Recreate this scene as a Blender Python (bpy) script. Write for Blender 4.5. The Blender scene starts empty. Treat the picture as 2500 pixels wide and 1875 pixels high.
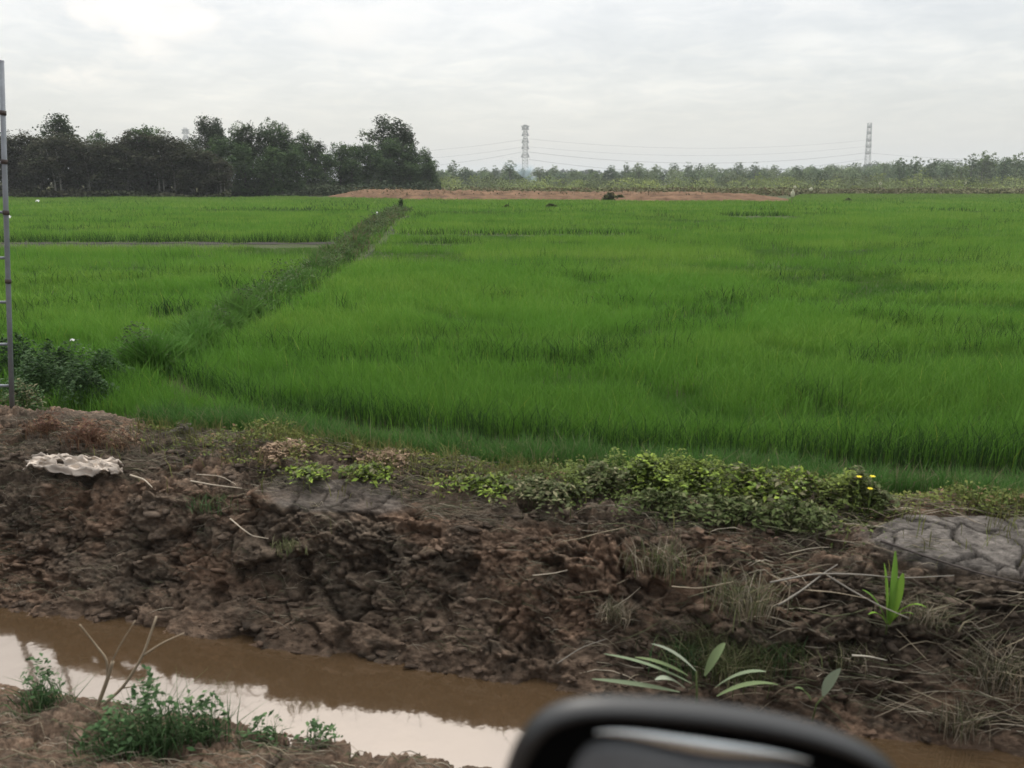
import bpy, math, random
import numpy as np
from mathutils import Vector, Matrix

R = math.radians
scene = bpy.context.scene
COL = scene.collection

# ------------------------------------------------------------------ camera
CAM = np.array([0.0, 0.0, 2.4])
PITCH, YAW, FPX = R(14.2), R(13.6), 1962.0
cam = bpy.data.cameras.new('camera')
cam.sensor_width = 36.0
cam.lens = FPX / 2500 * 36
cam.clip_start = 0.05
cam.clip_end = 9000
cam.dof.use_dof = True
cam.dof.focus_distance = 14.0
cam.dof.aperture_fstop = cam.lens / 1000 / 0.0125
camo = bpy.data.objects.new('camera', cam)
camo.location = CAM
camo.rotation_euler = (R(90) - PITCH, 0, YAW)
COL.objects.link(camo)
scene.camera = camo

# ------------------------------------------------------------------ light, sky, exposure
SUN_EL, SUN_AZ = R(58), R(-28)          # azimuth measured from +Y towards +X: high sun beyond the wood
sun = bpy.data.lights.new('sun', 'SUN')
sun.energy = 1.4
sun.angle = R(14)
sun.color = (1.0, 0.96, 0.9)
suno = bpy.data.objects.new('sun', sun)
sd = Vector((math.sin(SUN_AZ) * math.cos(SUN_EL), math.cos(SUN_AZ) * math.cos(SUN_EL), math.sin(SUN_EL)))
suno.rotation_euler = sd.to_track_quat('Z', 'Y').to_euler()
suno.location = (0, 0, 60)
COL.objects.link(suno)

CUM = [(-0.6626, 0.736, 0.1386), (-0.5739, 0.8007, 0.1721), (-0.406, 0.8989, 0.1648)]     # directions of three brighter cumulus heads
world = bpy.data.worlds.new('World')
scene.world = world
world.use_nodes = True
nt = world.node_tree
nt.nodes.clear()
def N(nt, t, **kw):
    n = nt.nodes.new(t)
    for k, v in kw.items():
        setattr(n, k, v)
    return n
wout = N(nt, 'ShaderNodeOutputWorld')
bg1 = N(nt, 'ShaderNodeBackground')
bg2 = N(nt, 'ShaderNodeBackground')
add = N(nt, 'ShaderNodeAddShader')
sky = N(nt, 'ShaderNodeTexSky', sky_type='NISHITA')
sky.sun_disc = False
sky.sun_elevation = SUN_EL
sky.sun_rotation = SUN_AZ
sky.dust_density = 4.0
bg1.inputs['Strength'].default_value = 0.05
nt.links.new(sky.outputs[0], bg1.inputs['Color'])
tc = N(nt, 'ShaderNodeTexCoord')
sep = N(nt, 'ShaderNodeSeparateXYZ')
nt.links.new(tc.outputs['Generated'], sep.inputs[0])
def wmath(op, a, b=None, c=None):
    m = N(nt, 'ShaderNodeMath', operation=op)
    for i, v in enumerate((a, b, c)):
        if v is None: continue
        if isinstance(v, (int, float)): m.inputs[i].default_value = v
        else: nt.links.new(v, m.inputs[i])
    return m.outputs[0]
zc = wmath('MAXIMUM', sep.outputs['Z'], 0.0)
zz = wmath('ADD', zc, 0.16)
cx = wmath('DIVIDE', sep.outputs['X'], zz)
cy = wmath('DIVIDE', sep.outputs['Y'], zz)
comb = N(nt, 'ShaderNodeCombineXYZ')
nt.links.new(cx, comb.inputs[0]); nt.links.new(cy, comb.inputs[1])
def wnoise(scale, detail, rough, off, dist=0.0):
    mp = N(nt, 'ShaderNodeMapping')
    mp.inputs['Location'].default_value = off
    nt.links.new(comb.outputs[0], mp.inputs[0])
    n = N(nt, 'ShaderNodeTexNoise')
    n.inputs['Scale'].default_value = scale
    n.inputs['Detail'].default_value = detail
    n.inputs['Roughness'].default_value = rough
    n.inputs['Distortion'].default_value = dist
    nt.links.new(mp.outputs[0], n.inputs['Vector'])
    return n.outputs['Fac']
n1 = wnoise(1.1, 8, 0.55, (3.1, 1.7, 0), 0.3)
n2 = wnoise(4.6, 7, 0.6, (9.2, 4.4, 0), 0.5)
def ramp(inp, pts):
    r = N(nt, 'ShaderNodeValToRGB')
    els = r.color_ramp.elements
    while len(els) < len(pts): els.new(0.5)
    for e, (p, c) in zip(els, pts):
        e.position = p; e.color = (*c, 1)
    nt.links.new(inp, r.inputs[0])
    return r.outputs[0]
def mixc(mode, fac, a, b):
    m = N(nt, 'ShaderNodeMix', data_type='RGBA', blend_type=mode)
    for i, v in ((0, fac), (6, a), (7, b)):
        if isinstance(v, (int, float)): m.inputs[i].default_value = v
        elif isinstance(v, tuple): m.inputs[i].default_value = (*v, 1)
        else: nt.links.new(v, m.inputs[i])
    return m.outputs[2]
grad = ramp(sep.outputs['Z'], [(0.0, (.675, .68, .65)), (0.10, (.655, .66, .64)), (0.20, (.70, .70, .68)), (0.34, (1.0, 1.0, .97)), (0.6, (2.4, 2.4, 2.34)), (1.0, (3.5, 3.5, 3.42))])
big = ramp(n1, [(0.36, (.925, .93, .935)), (0.48, (.98, .98, .98)), (0.60, (1.10, 1.085, 1.07))])
small = ramp(n2, [(0.36, (.945, .95, .955)), (0.50, (1.0, 1.0, 1.0)), (0.62, (1.08, 1.065, 1.045))])
# clouds thin out into the flat haze near the horizon
cf = N(nt, 'ShaderNodeMapRange'); cf.inputs[1].default_value = 0.0; cf.inputs[2].default_value = 0.12
cf.interpolation_type = 'SMOOTHSTEP'
nt.links.new(sep.outputs['Z'], cf.inputs[0])
c1 = mixc('MULTIPLY', cf.outputs[0], grad, big)
c2 = mixc('MULTIPLY', cf.outputs[0], c1, small)
# creamy cumulus tops low in the upper left of the view
def lobe(d, r0, r1):
    q = N(nt, 'ShaderNodeVectorMath', operation='SUBTRACT'); q.inputs[1].default_value = Vector(d).normalized()
    nt.links.new(tc.outputs['Generated'], q.inputs[0])
    q2 = N(nt, 'ShaderNodeVectorMath', operation='MULTIPLY'); q2.inputs[1].default_value = (1, 1, 2.6); nt.links.new(q.outputs[0], q2.inputs[0])
    l = N(nt, 'ShaderNodeVectorMath', operation='LENGTH'); nt.links.new(q2.outputs[0], l.inputs[0])
    m = N(nt, 'ShaderNodeMapRange'); m.interpolation_type = 'SMOOTHSTEP'
    m.inputs[1].default_value = r0; m.inputs[2].default_value = r1; m.inputs[3].default_value = 0.0; m.inputs[4].default_value = 1.0
    nt.links.new(l.outputs['Value'], m.inputs[0]); return m.outputs[0]
near = wmath('MAXIMUM', wmath('MAXIMUM', lobe(CUM[0], .15, .06), lobe(CUM[1], .10, .03)), wmath('MULTIPLY', lobe(CUM[2], .08, .02), .4))
mp = N(nt, 'ShaderNodeMapping'); mp.inputs['Scale'].default_value = (9, 9, 17); mp.inputs['Location'].default_value = (2.3, .4, 5.1)
nt.links.new(tc.outputs['Generated'], mp.inputs[0])
n3 = N(nt, 'ShaderNodeTexNoise'); n3.inputs['Scale'].default_value = 1.0; n3.inputs['Detail'].default_value = 9; n3.inputs['Roughness'].default_value = .6
nt.links.new(mp.outputs[0], n3.inputs['Vector'])
cum = N(nt, 'ShaderNodeMapRange'); cum.interpolation_type = 'SMOOTHSTEP'
cum.inputs[1].default_value = .40; cum.inputs[2].default_value = .62
nt.links.new(n3.outputs['Fac'], cum.inputs[0])
cm = wmath('MULTIPLY', wmath('MINIMUM', wmath('MULTIPLY', near, 1.3), 1.0), cum.outputs[0])
c3 = mixc('MIX', cm, c2, (.90, .845, .77))
bk = N(nt, 'ShaderNodeMapRange'); bk.interpolation_type = 'SMOOTHSTEP'       # unseen sky behind the camera dimmed to darken the sides facing it
bk.inputs[1].default_value = .25; bk.inputs[2].default_value = -.7; bk.inputs[3].default_value = 1.0; bk.inputs[4].default_value = .32
nt.links.new(sep.outputs['Y'], bk.inputs[0])
c4 = mixc('MULTIPLY', 1.0, c3, bk.outputs[0])
nt.links.new(c4, bg2.inputs['Color'])
bg2.inputs['Strength'].default_value = 0.93
nt.links.new(bg1.outputs[0], add.inputs[0]); nt.links.new(bg2.outputs[0], add.inputs[1])
nt.links.new(add.outputs[0], wout.inputs['Surface'])

scene.view_settings.view_transform = 'Standard'
scene.view_settings.look = 'None'
scene.view_settings.exposure = 0.0
scene.view_settings.gamma = 1.0
cy_ = scene.cycles
cy_.max_bounces = 5
cy_.diffuse_bounces = 2
cy_.glossy_bounces = 2
cy_.transmission_bounces = 3
cy_.transparent_max_bounces = 6
cy_.volume_bounces = 0
cy_.use_denoising = True
cy_.caustics_reflective = False
cy_.caustics_refractive = False
cy_.sample_clamp_indirect = 4.0

# ------------------------------------------------------------------ unprojection
CP, SP, CYW, SYW = math.cos(PITCH), math.sin(PITCH), math.cos(YAW), math.sin(YAW)
def ray(px, py):
    u = (px - 1250) / FPX; v = (py - 937.5) / FPX
    fx, fy, fz = u, CP - v * SP, -SP - v * CP
    return np.array([fx * CYW - fy * SYW, fx * SYW + fy * CYW, fz])
def P(px, py, z=0.0):                    # point of plane z seen at that pixel of the photograph
    d = ray(px, py); t = (z - CAM[2]) / d[2]
    return CAM + d * t
def D(px, py, depth):                    # point at horizontal depth (metres along the view)
    d = ray(px, py); u = (px - 1250) / FPX; v = (py - 937.5) / FPX
    return CAM + d * (depth / (CP - v * SP))
FH = FPX * (CP + 497.5 / FPX * SP)        # pixels per unit slope near the horizon, where the far things stand
def depth_of(x, y): return -x * SYW + y * CYW
def side_of(x, y): return x * CYW + y * SYW

# ------------------------------------------------------------------ numpy noise
_rs = np.random.RandomState(7)
_PERM = _rs.permutation(512).astype(np.int64)
_GR = _rs.uniform(0, 2 * np.pi, 512)
_GX, _GY = np.cos(_GR), np.sin(_GR)
def pn(x, y):
    xi = np.floor(x).astype(np.int64); yi = np.floor(y).astype(np.int64)
    xf = x - xi; yf = y - yi
    u = xf * xf * xf * (xf * (xf * 6 - 15) + 10); v = yf * yf * yf * (yf * (yf * 6 - 15) + 10)
    def g(i, j, fx, fy):
        h = _PERM[(_PERM[i & 511] + j) & 511]
        return _GX[h] * fx + _GY[h] * fy
    a = g(xi, yi, xf, yf); b = g(xi + 1, yi, xf - 1, yf)
    c = g(xi, yi + 1, xf, yf - 1); d = g(xi + 1, yi + 1, xf - 1, yf - 1)
    return ((a + (b - a) * u) * (1 - v) + (c + (d - c) * u) * v) * 1.4
def fbm(x, y, o=4, g=0.5):
    s = 0; a = 1; t = 0
    for i in range(o):
        s = s + a * pn(x + 17.3 * i, y - 9.1 * i); t += a; a *= g; x = x * 2.03; y = y * 2.03
    return s / t
def sst(a, b, x):
    t = np.clip((x - a) / (b - a), 0, 1); return t * t * (3 - 2 * t)
def voro(x, y):                          # F1, F2 and a cell value
    xi = np.floor(x).astype(np.int64); yi = np.floor(y).astype(np.int64)
    f1 = np.full(x.shape, 9.0); f2 = np.full(x.shape, 9.0); cid = np.zeros(x.shape)
    for i in (-1, 0, 1):
        for j in (-1, 0, 1):
            h = _PERM[(_PERM[(xi + i) & 511] + yi + j) & 511]
            h2 = _PERM[(h * 7 + 31) & 511]
            d = np.hypot(xi + i + h / 512.0 - x, yi + j + h2 / 512.0 - y)
            m = d < f1
            f2 = np.where(m, f1, np.minimum(f2, d)); cid = np.where(m, h / 512.0, cid); f1 = np.where(m, d, f1)
    return f1, f2, cid

def blocks(x, y, tilt=.5, gr=.12):
    """angular broken lumps: every cell has its own height and tilt, with a groove between cells"""
    xi = np.floor(x).astype(np.int64); yi = np.floor(y).astype(np.int64)
    f1 = np.full(x.shape, 9.0); f2 = np.full(x.shape, 9.0); cid = np.zeros(x.shape); dx = np.zeros(x.shape); dy = np.zeros(x.shape)
    for i in (-1, 0, 1):
        for j in (-1, 0, 1):
            h = _PERM[(_PERM[(xi + i) & 511] + yi + j) & 511]; h2 = _PERM[(h * 7 + 31) & 511]
            ax = x - (xi + i + h / 512.0); ay = y - (yi + j + h2 / 512.0); d = np.hypot(ax, ay); m = d < f1
            f2 = np.where(m, f1, np.minimum(f2, d)); cid = np.where(m, h, cid); dx = np.where(m, ax, dx); dy = np.where(m, ay, dy); f1 = np.where(m, d, f1)
    hi = cid.astype(np.int64); t1 = _PERM[(hi * 3 + 5) & 511] / 256.0 - 1; t2 = _PERM[(hi * 5 + 77) & 511] / 256.0 - 1; hh = _PERM[(hi * 11 + 3) & 511] / 512.0
    return hh - .5 + tilt * (t1 * dx + t2 * dy) - .8 * (1 - sst(0, gr, f2 - f1)), hh

# ------------------------------------------------------------------ mesh helpers
def mesh_np(name, V, F, mat=None, col=None, smooth=False):
    """V (n,3); F list of face arrays (k,m)"""
    me = bpy.data.meshes.new(name)
    V = np.ascontiguousarray(V, dtype=np.float32)
    me.vertices.add(len(V)); me.vertices.foreach_set('co', V.ravel())
    F = [np.asarray(f, dtype=np.int32) for f in F if len(f)]
    loops = np.concatenate([f.ravel() for f in F])
    starts = []; o = 0
    for f in F:
        k, m = f.shape
        starts.append(o + np.arange(k, dtype=np.int32) * m); o += k * m
    starts = np.concatenate(starts)
    me.loops.add(len(loops)); me.loops.foreach_set('vertex_index', loops)
    me.polygons.add(len(starts)); me.polygons.foreach_set('loop_start', starts)
    me.update(calc_edges=True)
    if smooth: me.polygons.foreach_set('use_smooth', np.ones(len(starts), dtype=bool))
    if col is not None:
        a = me.attributes.new('Col', 'FLOAT_COLOR', 'POINT')
        c = np.ones((len(V), 4), dtype=np.float32); c[:, :3] = col
        a.data.foreach_set('color', c.ravel())
    if mat: me.materials.append(mat)
    return me
def link(name, me, parent=None, loc=None):
    o = bpy.data.objects.new(name, me)
    COL.objects.link(o)
    if loc is not None: o.location = loc
    if parent: o.parent = parent
    return o
def tag(o, label=None, cat=None, group=None, kind=None):
    if label: o['label'] = label
    if cat: o['category'] = cat
    if group: o['group'] = group
    if kind: o['kind'] = kind
    return o
def empty(name, loc, label, cat, group=None, rz=0):
    o = bpy.data.objects.new(name, None); o.empty_display_size = .1
    o.location = loc; o.rotation_euler = (0, 0, rz)
    COL.objects.link(o)
    return tag(o, label, cat, group)

class MB:
    def __init__(s): s.V = []; s.Q = []; s.T = []; s.C = []; s.n = 0
    def add(s, V, Q=None, T=None, c=(1, 1, 1)):
        V = np.asarray(V, dtype=float)
        if Q is not None and len(Q): s.Q.append(np.asarray(Q) + s.n)
        if T is not None and len(T): s.T.append(np.asarray(T) + s.n)
        s.V.append(V); cc = np.empty((len(V), 3)); cc[:] = c; s.C.append(cc); s.n += len(V)
    def tube(s, pts, rad, k=6, c=(1, 1, 1), cap=True):
        pts = np.asarray(pts, dtype=float); n = len(pts)
        rad = np.full(n, rad) if np.isscalar(rad) else np.asarray(rad, dtype=float)
        tg = np.gradient(pts, axis=0); tg /= np.linalg.norm(tg, axis=1)[:, None] + 1e-9
        ref = np.array([0, 0, 1.0]) if abs(tg[0][2]) < .9 else np.array([1.0, 0, 0])
        a = np.cross(tg, ref); a /= np.linalg.norm(a, axis=1)[:, None] + 1e-9
        b = np.cross(tg, a)
        th = np.arange(k) * 2 * np.pi / k
        V = pts[:, None, :] + rad[:, None, None] * (np.cos(th)[None, :, None] * a[:, None, :] + np.sin(th)[None, :, None] * b[:, None, :])
        i = np.arange(n - 1)[:, None] * k; j = np.arange(k)[None, :]; j2 = (j + 1) % k
        Q = np.stack([i + j, i + j2, i + k + j2, i + k + j], -1).reshape(-1, 4)
        V = V.reshape(-1, 3)
        T = None
        if cap:
            V = np.vstack([V, pts[0], pts[-1]])
            c0 = n * k; c1 = c0 + 1
            jj = np.arange(k); jn = (jj + 1) % k; e = (n - 1) * k
            T = np.vstack([np.stack([np.full(k, c0), jn, jj], -1), np.stack([np.full(k, c1), e + jj, e + jn], -1)])
        s.add(V, Q, T, c)
    def box(s, c0, c1, c=(1, 1, 1)):
        x0, y0, z0 = c0; x1, y1, z1 = c1
        V = [(x0, y0, z0), (x1, y0, z0), (x1, y1, z0), (x0, y1, z0), (x0, y0, z1), (x1, y0, z1), (x1, y1, z1), (x0, y1, z1)]
        s.add(V, [(0, 3, 2, 1), (4, 5, 6, 7), (0, 1, 5, 4), (1, 2, 6, 5), (2, 3, 7, 6), (3, 0, 4, 7)], None, c)
    def mesh(s, name, mat, smooth=False):
        F = []
        if s.Q: F.append(np.concatenate(s.Q))
        if s.T: F.append(np.concatenate(s.T))
        return mesh_np(name, np.concatenate(s.V), F, mat, np.concatenate(s.C), smooth)

# ------------------------------------------------------------------ materials
def mat(name, base=(.5, .5, .5), rough=.8, use_col=False, transl=0.0, spec=.3, noise=None, bump=None, hue=None, metallic=0.0, coat=0.0, stretch=None):
    m = bpy.data.materials.new(name); m.use_nodes = True
    t = m.node_tree; t.nodes.clear()
    out = N(t, 'ShaderNodeOutputMaterial')
    b = N(t, 'ShaderNodeBsdfPrincipled')
    b.inputs['Roughness'].default_value = rough
    b.inputs['Specular IOR Level'].default_value = spec
    b.inputs['Metallic'].default_value = metallic
    b.inputs['Coat Weight'].default_value = coat
    if use_col:
        a = N(t, 'ShaderNodeAttribute'); a.attribute_name = 'Col'; c = a.outputs['Color']
        if base != (1, 1, 1):
            mx = N(t, 'ShaderNodeMix', data_type='RGBA', blend_type='MULTIPLY'); mx.inputs[0].default_value = 1
            t.links.new(c, mx.inputs[6]); mx.inputs[7].default_value = (*base, 1); c = mx.outputs[2]
    else:
        rgb = N(t, 'ShaderNodeRGB'); rgb.outputs[0].default_value = (*base, 1); c = rgb.outputs[0]
    tco = N(t, 'ShaderNodeTexCoord')
    if stretch:
        mpp = N(t, 'ShaderNodeMapping'); mpp.inputs['Scale'].default_value = stretch
        t.links.new(tco.outputs['Object'], mpp.inputs[0]); oc = mpp.outputs[0]
    else: oc = tco.outputs['Object']
    if noise:                              # (scale, low, high) mottling of the base colour
        n = N(t, 'ShaderNodeTexNoise'); n.inputs['Scale'].default_value = noise[0]; n.inputs['Detail'].default_value = 8; n.inputs['Roughness'].default_value = .65
        t.links.new(oc, n.inputs['Vector'])
        mr = N(t, 'ShaderNodeMapRange'); mr.inputs[1].default_value = .3; mr.inputs[2].default_value = .7
        mr.inputs[3].default_value = noise[1]; mr.inputs[4].default_value = noise[2]
        t.links.new(n.outputs['Fac'], mr.inputs[0])
        mx = N(t, 'ShaderNodeMix', data_type='RGBA', blend_type='MULTIPLY'); mx.inputs[0].default_value = 1
        t.links.new(c, mx.inputs[6]); t.links.new(mr.outputs[0], mx.inputs[7]); c = mx.outputs[2]
    if bump:                               # (scale, strength, distance)
        n = N(t, 'ShaderNodeTexNoise'); n.inputs['Scale'].default_value = bump[0]; n.inputs['Detail'].default_value = 8; n.inputs['Roughness'].default_value = .7
        t.links.new(oc, n.inputs['Vector'])
        bp = N(t, 'ShaderNodeBump'); bp.inputs['Strength'].default_value = bump[1]; bp.inputs['Distance'].default_value = bump[2]
        t.links.new(n.outputs['Fac'], bp.inputs['Height']); t.links.new(bp.outputs[0], b.inputs['Normal'])
    t.links.new(c, b.inputs['Base Color'])
    if transl > 0:
        tr = N(t, 'ShaderNodeBsdfTranslucent'); t.links.new(c, tr.inputs['Color'])
        ms = N(t, 'ShaderNodeMixShader'); ms.inputs[0].default_value = transl
        t.links.new(b.outputs[0], ms.inputs[1]); t.links.new(tr.outputs[0], ms.inputs[2])
        t.links.new(ms.outputs[0], out.inputs['Surface'])
    else:
        t.links.new(b.outputs[0], out.inputs['Surface'])
    return m
M_leaf = mat('leaf_blades', (1, 1, 1), .65, True, .28, .1)
M_treeleaf = mat('tree_leaves', (1, 1, 1), .8, True, .15, .05)
M_soil = mat('wet_clay', (1.16, 1.06, .95), .85, True, 0, .12, (22.0, .4, 1.7), (60, .9, .03), stretch=(.6, 1, 1.1))
M_clod = mat('clay_clods', (1.08, .98, .89), .8, True, 0, .15, (24.0, .5, 1.5), (90, .8, .02))
M_straw = mat('dry_straw', (1, 1, 1), .75, True, .1, .2)
M_bark = mat('bark', (1, 1, 1), .9, True, 0, .1, (1.2, .7, 1.2))
M_path = mat('drying_mud', (.042, .038, .035), .95, False, 0, .05, (1.5, .5, 1.5))
M_redearth = mat('red_earth', (.135, .082, .050), .95, False, 0, .05, (.5, .45, 1.5), (1.5, .8, .3))
M_steel = mat('galvanised_tube', (.20, .215, .235), .55, False, 0, .5, (6, .75, 1.2), None, metallic=.25)
M_rust = mat('rusty_coupler', (.07, .055, .05), .8, False, 0, .3, (20, .6, 1.4))
M_pylon = mat('pylon_steel', (.22, .23, .23), .6, False, 0, .3, (.2, .9, 1.1))
M_cable = mat('cable_aluminium', (.30, .30, .30), .6)
M_rag = mat('dirty_cloth', (.62, .54, .465), .9, False, .15, .1, (7, .6, 1.15), (40, .3, .01))
M_white = mat('white_plastic', (.72, .73, .68), .6, False, .1, .3, (5, .85, 1.1))
M_cloth = mat('pale_cloth', (.62, .60, .45), .9, False, .1, .1, (3, .8, 1.1))
M_flower = mat('yellow_petals', (.85, .72, .06), .6, False, .3, .2, (30, .85, 1.1))
M_groove = mat('matt_black_recess', (.003, .003, .003), .9, False, 0, .05, (30, .85, 1.1))
M_housing = mat('dark_housing_plastic', (.012, .0125, .013), .38, False, 0, .5, (30, .85, 1.1), (500, .06, .001))
M_panel = mat('grey_moulded_plastic', (.13, .133, .137), .55, False, 0, .4, (30, .9, 1.1), (600, .08, .001))
M_highlight = mat('highlight_metal', (.90, .94, .94), .24, False, 0, .5, (8, .9, 1.1), None, metallic=1.0)  # pale metal that stands for the highlight on the mirror

# ------------------------------------------------------------------ terrain
BP = np.array([-6000, -3, 1.2, 1.9, 2.5, 2.9, 3.2, 3.46, 3.70, 4.02, 4.22, 4.36, 4.50, 4.68, 4.80, 5.15, 5.55, 6.1, 6.6, 7.2, 9000])
BZ = np.array([.35, .35, .3, .05, -.26, -.39, -.47, -.59, -.74, -.74, -.60, -.47, -.33, .03, .16, .27, .31, .14, .02, 0, 0])
WATER_Z = -0.6
def crest_shift(s): return .12 * sst(-2, -5, s) + .10 * pn(s * .45 + 3.3, s * 0 + 1.7) + .05 * pn(s * 1.3, s * 0 + 8.8)
def slab_mask(s, p):
    a = P(2390, 1290, .34); b = P(810, 1218, .20)
    w = .16 * fbm(s * 2.2, p * 3.1, 3)
    m1 = 1 - sst(.85, 1.0, np.hypot((s - a[0] - .25) / 1.0, (p - a[1]) / .30) + w * 1.5)
    m2 = 1 - sst(.85, 1.0, np.hypot((s - b[0]) / .62, (p - b[1]) / .17) + w * 2.6)
    return m1, m2
def base_h(s, p):
    q = p - crest_shift(s) * sst(4.1, 5.0, p) * (1 - sst(6.0, 7.5, p))
    z = np.interp(q, BP, BZ)
    z = z + .08 * sst(-1.5, -4.5, s) * sst(4.4, 5.3, p) * (1 - sst(5.8, 6.8, p))
    return z
ARC_P = np.linspace(0, 9, 1801)
_z = np.convolve(np.pad(np.interp(ARC_P, BP, BZ), 20, 'edge'), np.ones(41) / 41, 'valid')
ARC_S = np.gradient(_z, ARC_P); ARC_A = np.r_[0, np.cumsum(np.sqrt(1 + ARC_S[1:] ** 2) * np.diff(ARC_P))]
def terrain(s, p):
    """returns dp, z, rgb"""
    z = base_h(s, p)
    zone = sst(1.3, 2.2, p) * (1 - sst(5.9, 7.0, p)) * (1 - sst(30, 60, np.abs(s)))
    uw = 1 - .75 * (sst(3.4, 3.6, p) * (1 - sst(4.05, 4.2, p)))     # calmer bed below the water
    m1, m2 = slab_mask(s, p)
    slab = np.maximum(m1, m2)
    A = np.interp(p, ARC_P, ARC_A); nsl = np.interp(p, ARC_P, ARC_S)       # distance along the profile, so lumps keep their shape on the face
    wx = s + .05 * pn(s * 4, A * 4 + 5) + .02 * pn(s * 13, A * 13); wy = A + .05 * pn(s * 4 + 9, A * 4) + .02 * pn(s * 13 + 5, A * 13)
    shore = np.clip(1 - .8 * np.exp(-((p - 4.14) / .28) ** 2) - .8 * (p < 4.1) * (p > 3.45), .12, 1)
    big = .075 * fbm(wx * .8, wy * 1.4 + 4, 3) * shore
    b1, i1 = blocks(wx * 2.6, wy * 5.4, .8, .10); b2, i2 = blocks(wx * 7.5 + 40, wy * 14.0, .8, .14); b3, i3 = blocks(wx * 22.0 + 11, wy * 38.0, .8, .2)
    rough = .45 + .85 * sst(-.25, .3, fbm(s * .9 + 5, A * 1.5, 3))
    rough = rough * (1 - .45 * sst(4.62, 4.40, p) * (p > 4.1) * sst(-.2, .25, fbm(s * .7 + 19, A * .8, 2) + .1))
    lump = .075 * b1 * sst(-.3, .2, fbm(s * 1.1 + 33, A * 1.3, 2)) + (.036 * b2 + .022 * b3) * rough
    fine = .024 * fbm(s * 22, A * 40, 4, .75) - .10 * sst(.18, .42, fbm(wx * 3.0 + 60, wy * 5.0, 3))
    disp = (lump + fine) * np.clip(shore + .25, 0, 1) * uw * (1 - .95 * slab)
    nz_ = 1 / np.sqrt(1 + nsl ** 2); dz = big + disp * nz_; dpn = -disp * nsl * nz_
    # polygonal shrinkage cracks on the dried slabs
    mid_ = (s < 1)
    fq = np.where(mid_, 1.9, 1.0)
    v1, v2, vid = voro((s * 2.7 + 20) * fq + .45 * pn(s * 5, p * 5), (p * 4.6) * fq + .5 * pn(s * 6 + 3, p * 6))
    crack = 1 - sst(.0, np.where(mid_, .09, .095), v2 - v1)
    v3, v4, _ = voro(s * 9.0 + 3, p * 12.0)
    crack2 = (1 - sst(0, .07, v4 - v3)) * .25 * (v1 < .6)
    dz = dz + slab * (np.where(mid_, .01, .03) + (vid - .5) * .018 - np.where(mid_, .035, .06) * crack - .03 * crack2 + .010 * fbm(s * 9, p * 14, 4, .6))
    z = z + dz * zone
    dp = zone * dpn
    # colours of the soils
    k = fbm(s * .7 + 2, p * 1.8 + 9, 7, .66)[..., None]
    brown = np.array([.088, .073, .060]); red = np.array([.140, .100, .076]); grey = np.array([.124, .122, .122]); dark = np.array([.050, .045, .038])
    c = brown + (red - brown) * sst(-.05, .3, k)
    lowred = (sst(4.55, 4.25, p) * .7)[..., None]
    c = c + (red * 1.0 - c) * lowred * .6
    k2 = fbm(s * 2.2 + 31, p * 5.5, 6, .72)[..., None]
    c = c + (dark - c) * sst(.02, .32, k2) * .75
    sr = sst(1.2, 2.6, s)[..., None]                       # darker peaty ground to the right
    c = c + (dark * 1.25 - c) * sr * .85 * (1 - .5 * sst(.1, .35, k))
    c = c + (grey * (.85 + .35 * vid[..., None]) * np.where(mid_, .56, .90)[..., None] * (1 - .75 * crack[..., None]) * (1 + .5 * fbm(s * 5, p * 8, 4)[..., None]) - c) * slab[..., None] * np.where(mid_, .7, .95)[..., None]
    c = c * (.72 + .56 * (.6 * i2 + .4 * i3))[..., None] * (.85 + .3 * i1)[..., None]
    wet = (sst(-.42, -.58, z) * (p > 2.0))[..., None]
    c = c * (1 - .25 * wet)
    return dp, z, c
def H(s, p):
    s = np.atleast_1d(np.asarray(s, float)); p = np.atleast_1d(np.asarray(p, float))
    return terrain(s, p)[1]

def grow(a, b, first, ratio):
    out = [a]; st = first
    while (out[-1] < b) if b > a else (out[-1] > b):
        out.append(out[-1] + (st if b > a else -st)); st *= ratio
    return out[1:]
sl = np.arange(-6.4, 5.0, .0125)
S = np.array(sorted(grow(sl[0], -5000, .03, 1.16) + list(sl) + grow(sl[-1], 5000, .03, 1.16)))
_a = np.arange(np.interp(2.35, ARC_P, ARC_A), np.interp(5.9, ARC_P, ARC_A), .0115)
pl = np.interp(_a, ARC_A, ARC_P)
PP = np.array(sorted(grow(pl[0], -4000, .06, 1.25) + list(pl) + grow(pl[-1], 6000, .03, 1.14)))
SS, QQ = np.meshgrid(S, PP, indexing='ij')
dp, ZZ, CC = terrain(SS, QQ)
far = sst(6.2, 7.4, QQ)[..., None]
fieldsoil = np.array([.035, .05, .018]) * (1 + .5 * fbm(SS * .35, QQ * .35, 3)[..., None])
plain = np.array([.085, .095, .045]) * (1 + .7 * fbm(SS * .02, QQ * .05, 4)[..., None])
CC = CC * (1 - far) + fieldsoil * far
depthm = depth_of(SS, QQ)
fp = sst(125, 150, depthm)[..., None]
CC = CC * (1 - fp) + plain * fp
ns, npp = SS.shape
Vg = np.stack([SS, QQ + dp, ZZ], -1).reshape(-1, 3)
ii = (np.arange(ns - 1)[:, None] * npp + np.arange(npp - 1)[None, :]).ravel()
Fg = np.stack([ii, ii + npp, ii + npp + 1, ii + 1], -1)
g = link('ground', mesh_np('ground', Vg, [Fg], M_soil, CC.reshape(-1, 3), True))
tag(g, kind='structure')

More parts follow.
